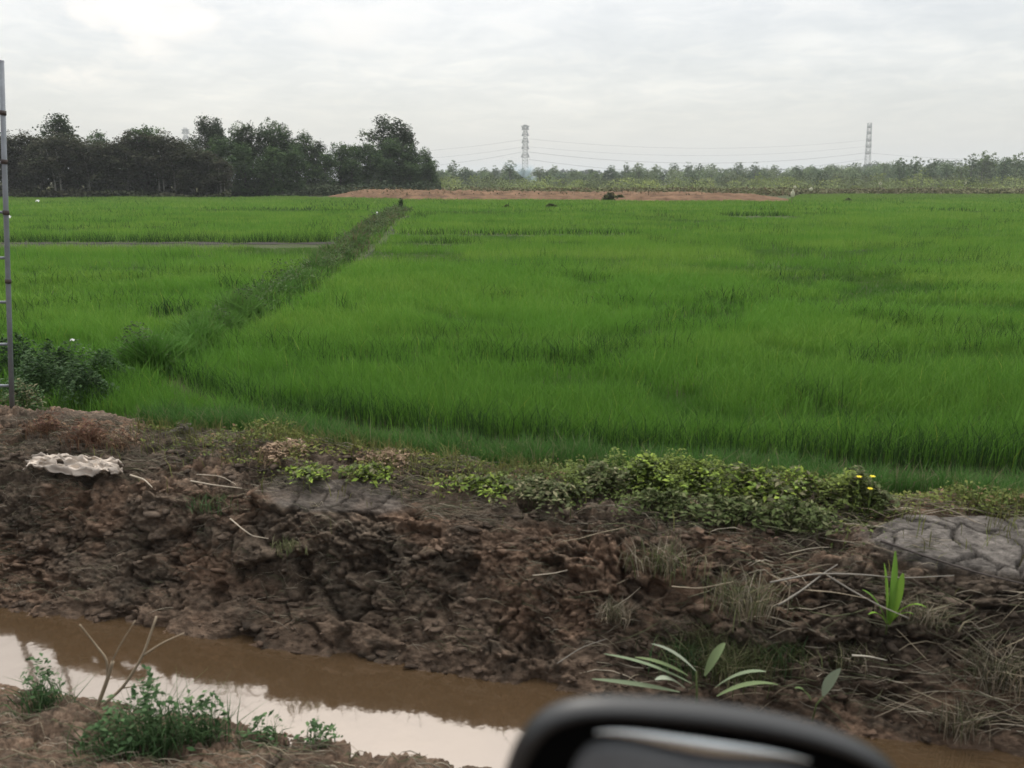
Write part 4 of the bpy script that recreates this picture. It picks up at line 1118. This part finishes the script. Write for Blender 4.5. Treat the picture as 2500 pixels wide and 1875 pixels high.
# (px, ptop, depth, kind, width factor, label)
LEFT = [
 (-70, 335, 122, 'paperbark', 1.3, None), (-25, 325, 120, 'paperbark', 1.3, None), (32, 322, 120, 'paperbark', 1.3, 'first grey tree right of the ladder in the wood'),
 (70, 320, 121, 'paperbark', 1.2, 'grey tree with a small rounded top between ladder and first tall tree'), (108, 336, 118, 'paperbark', 1.2, 'lower grey tree left in front of the first tall dark crown'),
 (157, 276, 128, 'airy', 1.0, 'tall dark tree sticking out of the wood nearest the ladder'), (150, 325, 117, 'paperbark', 1.3, 'grey tree standing under the first tall dark crown'),
 (195, 331, 119, 'paperbark', 1.2, 'grey tree just right of the first tall dark crown'), (226, 345, 118, 'paperbark', 1.2, 'grey tree in the dip right of the first tall crown'),
 (250, 320, 126, 'green', .8, 'green topped tree between the first tall crown and the broad dome'), (268, 345, 118, 'paperbark', 1.2, 'grey tree in front of the small green top'),
 (308, 338, 119, 'paperbark', 1.2, 'grey tree at the left foot of the broad dome'), (345, 318, 121, 'paperbark', 1.3, 'grey tree forming the left side of the broad dome'),
 (375, 303, 124, 'green', .95, 'broad domed green tree above the grey wood'), (405, 322, 120, 'paperbark', 1.3, 'grey tree forming the right side of the broad dome'),
 (436, 345, 119, 'paperbark', 1.1, 'grey tree at the right foot of the broad dome'), (470, 366, 118, 'paperbark', 1.3, 'low grey tree in front of the forked crown, left one'),
 (505, 362, 119, 'paperbark', 1.4, 'low grey tree in front of the forked crown, right one'), (538, 385, 118, 'paperbark', 1.3, 'lowest grey tree, where grey wood turns green'),
 (475, 330, 140, 'airy', .8, 'thin ragged tree behind the grey wood left of the forked crown'), (508, 282, 138, 'airy', .75, 'tall sparse tree with a forked ragged crown, left fork'),
 (537, 286, 139, 'airy', .5, 'tall sparse tree, right fork of the ragged crown'), (540, 330, 132, 'green', .85, 'dark green tree under the ragged forked crown'),
 (592, 300, 136, 'green', .8, 'tall dark green tree, left one of the high green group'), (622, 296, 135, 'airy', .9, 'see through topped tree in the middle of the high green group'),
 (668, 293, 138, 'green', .75, 'tallest dark green tree of the high green group'), (700, 305, 138, 'green', .7, 'dark green tree at the right shoulder of the high green group'),
 (600, 350, 130, 'green', .95, 'lower dark green tree in front of the high green group, left'), (668, 352, 131, 'green', .95, 'lower dark green tree in front of the high green group, right'),
 (748, 317, 142, 'green', .72, 'medium green tree with round head right of the high group'), (725, 360, 134, 'green', .9, 'low dark tree before the round headed medium tree'),
 (785, 343, 144, 'airy', .9, 'thin grey green tree beside the round headed medium tree'), (832, 345, 146, 'green', .9, 'pale green rounded tree left of the lone high crown'),
 (795, 372, 140, 'green', .9, 'low dark tree before the thin grey green one'), (868, 350, 148, 'green', .9, 'green tree between the pale rounded tree and the lone high crown'),
 (905, 342, 148, 'green', .85, 'pale green tree leaning on the lone high crown'), (860, 385, 143, 'green', 1.0, 'low dark tree before the pale green rounded ones'),
 (940, 283, 158, 'airy', 1.05, 'lone high crown, wide and sparse, near the right end of the wood'), (985, 300, 157, 'airy', .8, 'second sparse crown leaning right of the lone high crown'),
 (960, 335, 153, 'green', .95, 'dense dark tree under the lone high crown'), (1005, 350, 155, 'green', .8, 'dense dark tree right below the sparse crowns'),
 (930, 380, 149, 'green', 1.0, 'low dark tree before the lone high crown'), (1040, 361, 158, 'green', .75, 'rounded dark tree at the right end of the wood'),
 (1000, 395, 151, 'green', 1.1, 'low dark tree at the foot of the wood end'), (1052, 392, 156, 'green', .9, 'lowest dark tree on the very right end of the wood')]
for px, pt, dep, k, w, lab in LEFT:
    if px < 0 and lab is None: lab = 'grey paperbark trees of the wood hidden behind the ladder edge'
    tree(k, px, pt, dep, w * 1.1, lab, 'tree', PB if k == 'paperbark' else WG, 'paperbark_tree' if k == 'paperbark' else 'broadleaf_tree', zb=.0)
# undergrowth closing the foot of the wood
parts = [scatter_band(-200, 560, 114, 124, 15000, 1.6, .38, [(.055, .065, .035), (.075, .075, .045)], 21, patch=.15, hn=.5),
         scatter_band(520, 1075, 128, 160, 14000, 2.6, .45, [(.035, .05, .03), (.05, .065, .035)], 22, patch=.12, hn=.5)]
V, F, C = join(parts)
tag(link('undergrowth', mesh_np('undergrowth', V, F, M_treeleaf, C)), 'dark undergrowth along the foot of the left wood', 'undergrowth', kind='stuff')

# the far tree belt: a few trees and bushes one can tell apart, in front of a wooded mass
FAR = [
 (1107, 391, 330, 'far_dark', .75, 'dark pointed tree standing alone right of the wood'), (1075, 418, 360, 'far_green', 1.0, 'pale tree between the wood and the dark pointed tree'),
 (1150, 412, 380, 'far_green', 1.0, 'hazy green tree right of the dark pointed tree'), (1180, 408, 430, 'far_dark', .8, 'small greyish tree halfway from the dark pointed tree to the smoky one'),
 (1208, 404, 360, 'far_dark', .7, 'narrow tree left of the smoky blue tree'), (1245, 391, 330, 'far_dark', .95, 'bluish tree in the smoke left of the middle pylon'),
 (1275, 410, 340, 'far_dark', .9, 'lower tree in the smoke at the middle pylon foot'), (1318, 405, 400, 'far_green', 1.0, 'round green tree just right of the middle pylon'),
 (1352, 404, 420, 'far_green', 1.0, 'second round green tree right of the middle pylon'), (1400, 412, 380, 'far_green', 1.1, 'third round green tree right of the middle pylon'),
 (1440, 415, 420, 'far_green', 1.0, 'tree left of the lowest gap in the far skyline'), (1330, 424, 300, 'bush_dark', .6, 'dark bush below the round green trees by the pylon'),
 (1458, 428, 300, 'bush_dark', .7, 'dark little bush below the skyline gap'), (1495, 402, 360, 'far_dark', .7, 'pointed dark tree right of the skyline gap'),
 (1528, 396, 380, 'far_dark', .6, 'tallest pointed tree left of the even row of trees'), (1560, 398, 360, 'far_green', .95, 'bright rounded tree starting the even row'),
 (1600, 402, 420, 'far_green', .9, 'second tree of the even row'), (1640, 397, 430, 'far_dark', .85, 'third tree of the even row, greyer'), (1678, 396, 430, 'far_dark', .8, 'fourth tree of the even row, with flat top'),
 (1705, 398, 400, 'far_dark', .7, 'fifth tree of the even row, behind the dark round bush'), (1735, 400, 420, 'far_green', .8, 'last tree of the even row'),
 (1620, 420, 330, 'bush_dark', 1.0, 'wide dark bush below the middle of the even row'), (1692, 426, 255, 'bush_dark', .8, 'dark round bush standing alone before the even row'),
 (1800, 395, 380, 'far_dark', .9, 'bluish double tree left of the round blue tree'), (1842, 396, 390, 'far_dark', .8, 'round blue grey tree in the middle of the right skyline'),
 (1890, 403, 420, 'far_green', .9, 'pale tree right of the round blue grey one'), (1950, 403, 300, 'far_dark', 1.0, 'dark round tree behind the pale scarecrows'),
 (2002, 418, 250, 'bush_dark', .8, 'dark rounded bush right of the scarecrows'), (2030, 401, 430, 'far_green', 1.0, 'hazy tree left of the right pylon'),
 (2085, 397, 440, 'far_green', 1.0, 'hazy tree at the left of the right pylon foot'), (2085, 424, 260, 'bush_dark', .6, 'small dark bush left below the right pylon'),
 (2155, 396, 400, 'far_green', 1.0, 'green tree right of the right pylon foot'), (2195, 384, 300, 'far_dark', .85, 'dark tree starting the taller right hand group'),
 (2230, 382, 290, 'far_dark', .85, 'dark tree with broad top, second of the taller right hand group'), (2268, 386, 300, 'far_dark', .8, 'third dark tree of the taller right hand group'),
 (2310, 392, 290, 'far_dark', .9, 'low dark tree before the pale poplar like trees'), (2345, 396, 270, 'far_green', .9, 'medium green tree between dark group and pale trees'),
 (2368, 375, 300, 'far_dark', .7, 'dark narrow tree left of the pale tall pair'), (2395, 370, 310, 'far_green', .75, 'left tree of the pale tall pair at right'),
 (2415, 372, 310, 'far_green', .75, 'right tree of the pale tall pair at right'), (2448, 382, 290, 'far_dark', .9, 'grey green tree right of the pale tall pair'),
 (2480, 372, 300, 'far_green', .8, 'tall pale tree near the right frame edge'), (2510, 370, 290, 'far_dark', .9, 'dark tree cut by the right frame edge'),
 (2368, 428, 210, 'bush_dark', .8, 'dark rounded bush below the pale tall pair')]
for px, pt, dep, k, w, lab in FAR:
    tree(k, px, pt, dep, w, lab, 'bush' if 'bush' in k else 'tree', 'distant trees across the plain', 'distant_bush' if 'bush' in k else 'distant_tree')
BU = [(1095, 428, 'y', 'first'), (1160, 424, 'y', None), (1195, 432, 'o', None), (1365, 430, 'o', None), (1415, 434, 'y', None), (1500, 432, 'o', None), (1545, 434, 'y', None), (1600, 436, 'o', None),
      (1655, 436, 'y', None), (1735, 430, 'y', None), (1775, 424, 'o', None), (1810, 426, 'o', None), (1850, 422, 'y', None), (1885, 424, 'o', None), (1925, 428, 'y', None), (2040, 430, 'y', None),
      (2060, 426, 'o', None), (2115, 424, 'o', None), (2150, 418, 'y', None), (2180, 432, 'y', None), (2215, 430, 'y', None), (2250, 416, 'y', None), (2280, 420, 'o', None), (2300, 430, 'o', None),
      (2330, 424, 'o', None), (2400, 430, 'o', None), (2430, 428, 'y', None), (2470, 426, 'o', None), (2500, 432, 'y', None)]
ORD = ['first', 'second', 'third', 'fourth', 'fifth', 'sixth', 'seventh', 'eighth', 'ninth', 'tenth']
LM = [(1000, 'right of the dark wood'), (1282, 'right of the middle pylon'), (1692, 'right of the lone dark round bush'), (1937, 'right of the pale scarecrows'), (2115, 'right of the right pylon'), (2368, 'right of the pale tall tree pair')]
cnt = {}
for px, pt, t_, _ in BU:
    lm = [l for l in LM if l[0] <= px][-1][1]; key = (lm, t_); cnt[key] = cnt.get(key, 0) + 1
    lab = '%s %s bush counting %s, on the plain' % (ORD[cnt[key] - 1], 'yellow green' if t_ == 'y' else 'dull olive', lm)
    tree('bush_yellow' if t_ == 'y' else 'bush_olive', px, pt, rt.uniform(235, 300), rt.uniform(.9, 1.3), lab, 'bush', 'bushes on the plain before the far trees', 'distant_bush')
# mass of the far wood: rounded crowns of many heights
def crowns(n, px0, px1, d0, d1, topf, hvar, ratio, per, size, pal, low=0.0, fixed_h=None):
    px = rng.uniform(px0, px1, n); d = rng.uniform(d0, d1, n); c = (px - 1250) / FH * d
    hmax = (440 - topf(px)) / FPX * d + 2.4 if fixed_h is None else rng.uniform(fixed_h[0], fixed_h[1], n)
    h = hmax * rng.uniform(1 - hvar, 1.0, n); r = h * rng.uniform(ratio[0], ratio[1], n)
    k = np.repeat(np.arange(n), per); m = len(k)
    v = rng.normal(0, 1, (m, 3)); v /= np.linalg.norm(v, axis=1)[:, None]
    lump = 1 + .22 * np.sin(v[:, 0] * 5 + k) * np.sin(v[:, 2] * 6 + k * 1.7) + .12 * np.sin(v[:, 1] * 11 + k * 2.3)
    rad = rng.uniform(.8, 1.08, m) * lump
    zc = h * (.5 + low); rz = h * (.5 - low)
    cc = c[k] + v[:, 0] * rad * r[k]; dd = d[k] + v[:, 1] * rad * r[k]; zz = np.maximum(zc[k] + v[:, 2] * rad * rz[k], .1)
    cold = np.array(pal)[rng.randint(0, len(pal), n)] * rng.uniform(.75, 1.3, (n, 1))
    col = cold[k] * rng.uniform(.86, 1.15, (m, 1))
    return leafset(cc * CYW - dd * SYW, cc * SYW + dd * CYW, zz, size * rng.uniform(.6, 1.4, m), col, .6, 1.4)
TX = [900, 1080, 1250, 1430, 1500, 1700, 1900, 2050, 2200, 2400, 2700]; TY = [412, 412, 412, 420, 410, 406, 410, 404, 396, 392, 388]
topf = lambda px: np.interp(px, TX, TY)
PALF = [(.10, .145, .07), (.14, .19, .08), (.075, .11, .065), (.12, .165, .075), (.16, .20, .095)]
V, F, C = join([crowns(300, 950, 2800, 350, 520, topf, .50, (.36, .62), 800, .62, PALF),
                crowns(160, 900, 2800, 700, 900, lambda p: np.interp(p, [900, 1900, 2060, 2100, 2300, 2800], [418, 412, 402, 397, 396, 394]), .25, (.4, .6), 300, 2.0, [(.06, .085, .06), (.07, .10, .07)])])
tag(link('far_wood', mesh_np('far_wood', V, F, M_treeleaf, C)), 'hazy belt of far woodland closing the plain', 'woodland', kind='stuff')
PALB = [(.19, .24, .07), (.24, .28, .09), (.13, .16, .075), (.11, .135, .07), (.16, .20, .08), (.09, .11, .06)]
V, F, C = join([crowns(420, 960, 2800, 190, 400, None, 0, (.7, 1.6), 240, .36, PALB, fixed_h=(1.2, 3.6)),
                scatter_band(1000, 2750, 180, 360, 30000, 1.0, .40, [(.20, .24, .08), (.15, .17, .08), (.23, .27, .09)], 9, patch=.05, hn=.5)])
tag(link('far_scrubland', mesh_np('far_scrubland', V, F, M_treeleaf, C)), 'yellow green scrubland stretching to the far trees', 'scrubland', kind='stuff')

# ------------------------------------------------------------------ pylons and cables
def pylon(px, ptop, depth, wb, wt, arms, rz, label, top_flare=True):
    c = (px - 1250) / FH * depth; x = c * CYW - depth * SYW; y = c * SYW + depth * CYW
    Ht = D(px, ptop, depth)[2]
    e = empty('pylon', (x, y, 0), label, 'pylon', 'high voltage pylons', rz)
    def w(z): return wb / 2 + (wt / 2 - wb / 2) * min(1, z / Ht)
    b = MB(); t_ = .20
    for sx in (-1, 1):
        for sy in (-1, 1):
            b.tube([(sx * w(0), sy * w(0), 0), (sx * w(Ht), sy * w(Ht), Ht)], t_, 4)
    nlev = 18; zs = np.linspace(0, Ht, nlev + 1)
    for z0, z1 in zip(zs[:-1], zs[1:]):
        a, q = w(z0), w(z1)
        for k in range(4):
            c0 = [(-1, -1), (1, -1), (1, 1), (-1, 1)][k]; c1 = [(1, -1), (1, 1), (-1, 1), (-1, -1)][k]
            b.tube([(c0[0] * a, c0[1] * a, z0), (c1[0] * q, c1[1] * q, z1)], .11, 4)
            b.tube([(c1[0] * a, c1[1] * a, z0), (c0[0] * q, c0[1] * q, z1)], .11, 4)
            b.tube([(c0[0] * q, c0[1] * q, z1), (c1[0] * q, c1[1] * q, z1)], .11, 4)
    link('lattice_mast', b.mesh('lattice_mast', M_pylon), e)
    for k, (pa, half) in enumerate(arms):
        za = D(px, pa, depth)[2]; b = MB(); ww = w(za); hgt = 5.2 if not (k == 0 and top_flare) else -3.6
        for sx in (-1, 1):
            tip = (sx * half, 0, za)
            for sy in (-1, 1):
                b.tube([(sx * ww, sy * ww, za), tip], .2, 4); b.tube([(sx * ww, sy * ww, za + hgt), tip], .2, 4)
                for f in (.25, .5, .75):
                    lo = np.array([sx * ww, sy * ww, za]) * (1 - f) + np.array(tip) * f; hi = np.array([sx * ww, sy * ww, za + hgt]) * (1 - f) + np.array(tip) * f
                    b.tube([lo, hi], .14, 4); b.tube([hi, lo * 0 + np.array([sx * ww, sy * ww, za]) * (1 - f + .25) + np.array(tip) * (f - .25)], .12, 4)
        for zz in np.linspace(za, za + hgt, 4):
            b.tube([(-ww, -ww, zz), (ww, -ww, zz)], .22, 4); b.tube([(-ww, ww, zz), (ww, ww, zz)], .22, 4)
        link('cross_arm', b.mesh('cross_arm', M_pylon), e)
    e.rotation_mode = 'XYZ'
    if px > 2000: e.rotation_euler = (Matrix.Rotation(R(-3.0), 4, Vector((-SYW, CYW, 0))) @ Matrix.Rotation(rz, 4, 'Z')).to_euler()
    return e
TA = [(307.5, 5.2), (317, 4.4), (331.8, 4.4), (349, 4.4), (364, 4.6), (384, 5.2)]
pylon(1282, 305, 1000, 7.6, 4.0, TA, YAW, 'hazy lattice pylon rising behind the smoke in the middle')
pylon(2116, 300, 1100, 7.2, 4.2, [(312, 6), (327, 6), (345, 6), (360, 6), (376, 6)], YAW + R(82), 'hazy tapering pylon above the trees at right', False)
pylon(464, 312, 1250, 7.6, 4.0, [(316, 6), (326, 6), (340, 6)], YAW, 'very faint pylon peeping behind the left wood', True)
def cable(a, b, sag, label, r=.14):
    p0 = D(*a); p1 = D(*b); t = np.linspace(0, 1, 60)[:, None]
    q = p0 + (p1 - p0) * t; q[:, 2] -= (4 * t * (1 - t))[:, 0] * sag
    m = MB(); m.tube(q - p0, r, 4); tag(link('power_cable', m.mesh('power_cable', M_cable), loc=tuple(p0)), label, 'cable', 'power cables')
cable((1291, 339, 1000), (2114, 342, 1100), 10.5, 'uppermost cable between the middle and right pylons', .10)
cable((1291, 358, 1000), (2114, 357, 1100), 11, 'second cable from the top between middle and right pylons', .10)
cable((1291, 371, 1000), (2114, 373, 1100), 13, 'darkest cable, third between middle and right pylons', .18)
cable((1291, 389, 1000), (2114, 388, 1100), 16, 'lowest cable running into the trees right of the middle pylon', .18)
cable((1274, 341, 1000), (474, 330, 1250), 20, 'upper cable from the middle pylon towards the left wood', .12)
cable((1274, 359, 1000), (474, 340, 1250), 22, 'second cable from the middle pylon towards the left wood', .12)
cable((1274, 371, 1000), (474, 352, 1250), 27, 'darkest cable from the middle pylon towards the left wood', .16)
cable((2118, 373, 1100), (2800, 378, 1100), 8, 'cable leaving the right pylon towards the right edge', .14)

# ------------------------------------------------------------------ smoke
def smoke():
    b = campt(1305, 456, 300); b[2] = .3
    U, W = 18, 12; V = []
    for i in range(U):
        t = i / (U - 1)
        for j in range(W):
            a = j * 2 * math.pi / W; r = 1.3 + 5.6 * t ** 1.0
            V.append((-.5 - 7.5 * t ** 1.3 + r * math.cos(a) * 1.0, r * math.sin(a), .2 + 9.5 * t ** .8 + .5 * math.sin(a) * t))
    V.append((-.5, 0, 0)); V.append((-8, 0, 10.2))
    Q = [(i * W + j, i * W + (j + 1) % W, (i + 1) * W + (j + 1) % W, (i + 1) * W + j) for i in range(U - 1) for j in range(W)]
    T = [(U * W, (j + 1) % W, j) for j in range(W)] + [(U * W + 1, (U - 1) * W + j, (U - 1) * W + (j + 1) % W) for j in range(W)]
    m = bpy.data.materials.new('thin_smoke'); m.use_nodes = True; t = m.node_tree; t.nodes.clear()
    o = N(t, 'ShaderNodeOutputMaterial'); v = N(t, 'ShaderNodeVolumePrincipled'); v.inputs['Color'].default_value = (.62, .78, .86, 1)
    tc = N(t, 'ShaderNodeTexCoord'); n = N(t, 'ShaderNodeTexNoise'); n.inputs['Scale'].default_value = .32; n.inputs['Detail'].default_value = 6
    t.links.new(tc.outputs['Object'], n.inputs['Vector'])
    mr = N(t, 'ShaderNodeMapRange'); mr.inputs[1].default_value = .42; mr.inputs[2].default_value = .68; mr.inputs[3].default_value = 0; mr.inputs[4].default_value = .8
    t.links.new(n.outputs['Fac'], mr.inputs[0])
    sp = N(t, 'ShaderNodeSeparateXYZ'); t.links.new(tc.outputs['Object'], sp.inputs[0])
    m2 = N(t, 'ShaderNodeMapRange'); m2.inputs[1].default_value = 0; m2.inputs[2].default_value = 9; m2.inputs[3].default_value = 1.0; m2.inputs[4].default_value = 0.0; m2.interpolation_type = 'SMOOTHSTEP'
    t.links.new(sp.outputs['Z'], m2.inputs[0])
    mm = N(t, 'ShaderNodeMath', operation='MULTIPLY'); t.links.new(mr.outputs[0], mm.inputs[0]); t.links.new(m2.outputs[0], mm.inputs[1])
    t.links.new(mm.outputs[0], v.inputs['Density']); t.links.new(v.outputs[0], o.inputs['Volume'])
    V = np.array(V, float); 
    F = [np.array(Q), np.array(T)]
    ob = link('smoke', mesh_np('smoke', V, F, m), loc=(b[0], b[1], b[2])); ob.rotation_euler = (0, 0, YAW)
    tag(ob, 'thin bluish smoke drifting left from a small field fire', 'smoke', kind='stuff')
smoke()

# ------------------------------------------------------------------ wing mirror housing close to the camera
def superloft(outline, depth_prof, nrm):
    pass
MD = .62
def mirror():
    # local frame: X to the right of the view, Y away, Z up; built as a rounded shell, tilted like the photograph's
    c0 = campt(1735, 1905, MD)
    e = empty('wing_mirror', tuple(c0), 'black plastic vehicle mirror housing at the bottom of the view', 'mirror', rz=YAW)
    k = MD / FPX * 1.18                    # metres per photo pixel at this slant distance
    # top silhouette of the housing (px from centre x 1735, px above row 1905)
    sx = np.array([-520, -505, -480, -440, -385, -300, -200, -60, 80, 210, 320, 415, 470, 505, 525]) * k
    sz = np.array([-80, -30, 60, 130, 172, 190, 190, 180, 160, 132, 96, 50, 5, -50, -100]) * k
    tt = np.linspace(0, 1, 72); ti = np.linspace(0, 1, len(sx))
    def smooth(a):
        for _ in range(14): a[1:-1] = (a[:-2] + 2 * a[1:-1] + a[2:]) / 4
        return a
    X = smooth(np.interp(tt, ti, sx)); Z = smooth(np.interp(tt, ti, sz))
    cxx, czz = -20 * k, -220 * k
    # cross-section: (inset towards the centre, distance away)
    def shell(name, rows, m):
        V = []
        for ins, dy in rows:
            dxn = X - cxx; dzn = Z - czz; L = np.hypot(dxn, dzn)
            V.append(np.stack([X - dxn / L * ins, np.full_like(X, dy), Z - dzn / L * ins], -1))
        V = np.concatenate(V); n = len(X); r = len(rows)
        Q = np.concatenate([np.stack([i * n + np.arange(n - 1), i * n + np.arange(1, n), (i + 1) * n + np.arange(1, n), (i + 1) * n + np.arange(n - 1)], -1) for i in range(r - 1)])
        me = mesh_np(name, V, [Q], m, None, True)
        return link(name, me, e)
    a = np.linspace(0, 1, 10)
    rim = [(.050, .050), (.030, .046), (.014, .039), (.004, .031), (0, .024), (.001, .018), (.005, .009), (.010, .006), (.014, .008)]
    shell('housing', rim, M_housing)
    shell('recess', [(.0142, .0085), (.019, .016), (.022, .030), (.028, .036), (.062, .036), (.064, .036)], M_groove)
    X0, Z0 = X.copy(), Z.copy()
    sel = slice(22, 54)
    # slim bright metal spindle added in the recess to draw the highlight streak
    dxn = X[sel] - cxx; dzn = Z[sel] - czz; L = np.hypot(dxn, dzn); tt2 = np.linspace(0, 1, len(L)); th_ = .0075 * np.sin(np.pi * np.clip(tt2, .02, .98)) ** .6
    rows = []
    for a_ in np.linspace(-1.9, 1.9, 13):
        ins = .0455 + th_ * 1.3 * math.sin(a_); dy = .026 - th_ * 1.1 * math.cos(a_)
        rows.append(np.stack([X[sel] - dxn / L * ins, dy, Z[sel] - dzn / L * ins], -1))
    n_ = len(L); V_ = np.concatenate(rows)
    Q_ = np.concatenate([np.stack([i * n_ + np.arange(n_ - 1), i * n_ + np.arange(1, n_), (i + 1) * n_ + np.arange(1, n_), (i + 1) * n_ + np.arange(n_ - 1)], -1) for i in range(12)])
    link('highlight_spindle', mesh_np('highlight_spindle', V_, [Q_], M_highlight, None, True), e)
    X, Z = X0, Z0
    shell('inner_panel', [(.0641, .0365), (.0643, .034), (.066, .030), (.070, .026), (.078, .024), (.09, .022), (.11, .019), (.14, .018), (.20, .018)], M_panel)
    b = MB(); b.tube([(-.05, .06, -.02), (-.06, .05, -.12), (-.08, 0, -.25), (-.10, -.12, -.36)], [.035, .03, .028, .03], 14); link('mounting_arm', b.mesh('mounting_arm', M_housing, True), e)
    return e
mirror()

# ------------------------------------------------------------------ haze
hm = bpy.data.materials.new('haze_air'); hm.use_nodes = True; t = hm.node_tree; t.nodes.clear()
o_ = N(t, 'ShaderNodeOutputMaterial'); v = N(t, 'ShaderNodeVolumePrincipled')
v.inputs['Color'].default_value = (.86, .90, .92, 1); v.inputs['Density'].default_value = .00030
t.links.new(v.outputs[0], o_.inputs['Volume'])
b = MB(); b.box((-5200, -4300, -2.0), (5200, 6800, 92)); tag(link('haze', b.mesh('haze', hm)), 'thin pale haze over the whole plain', 'haze', kind='stuff')
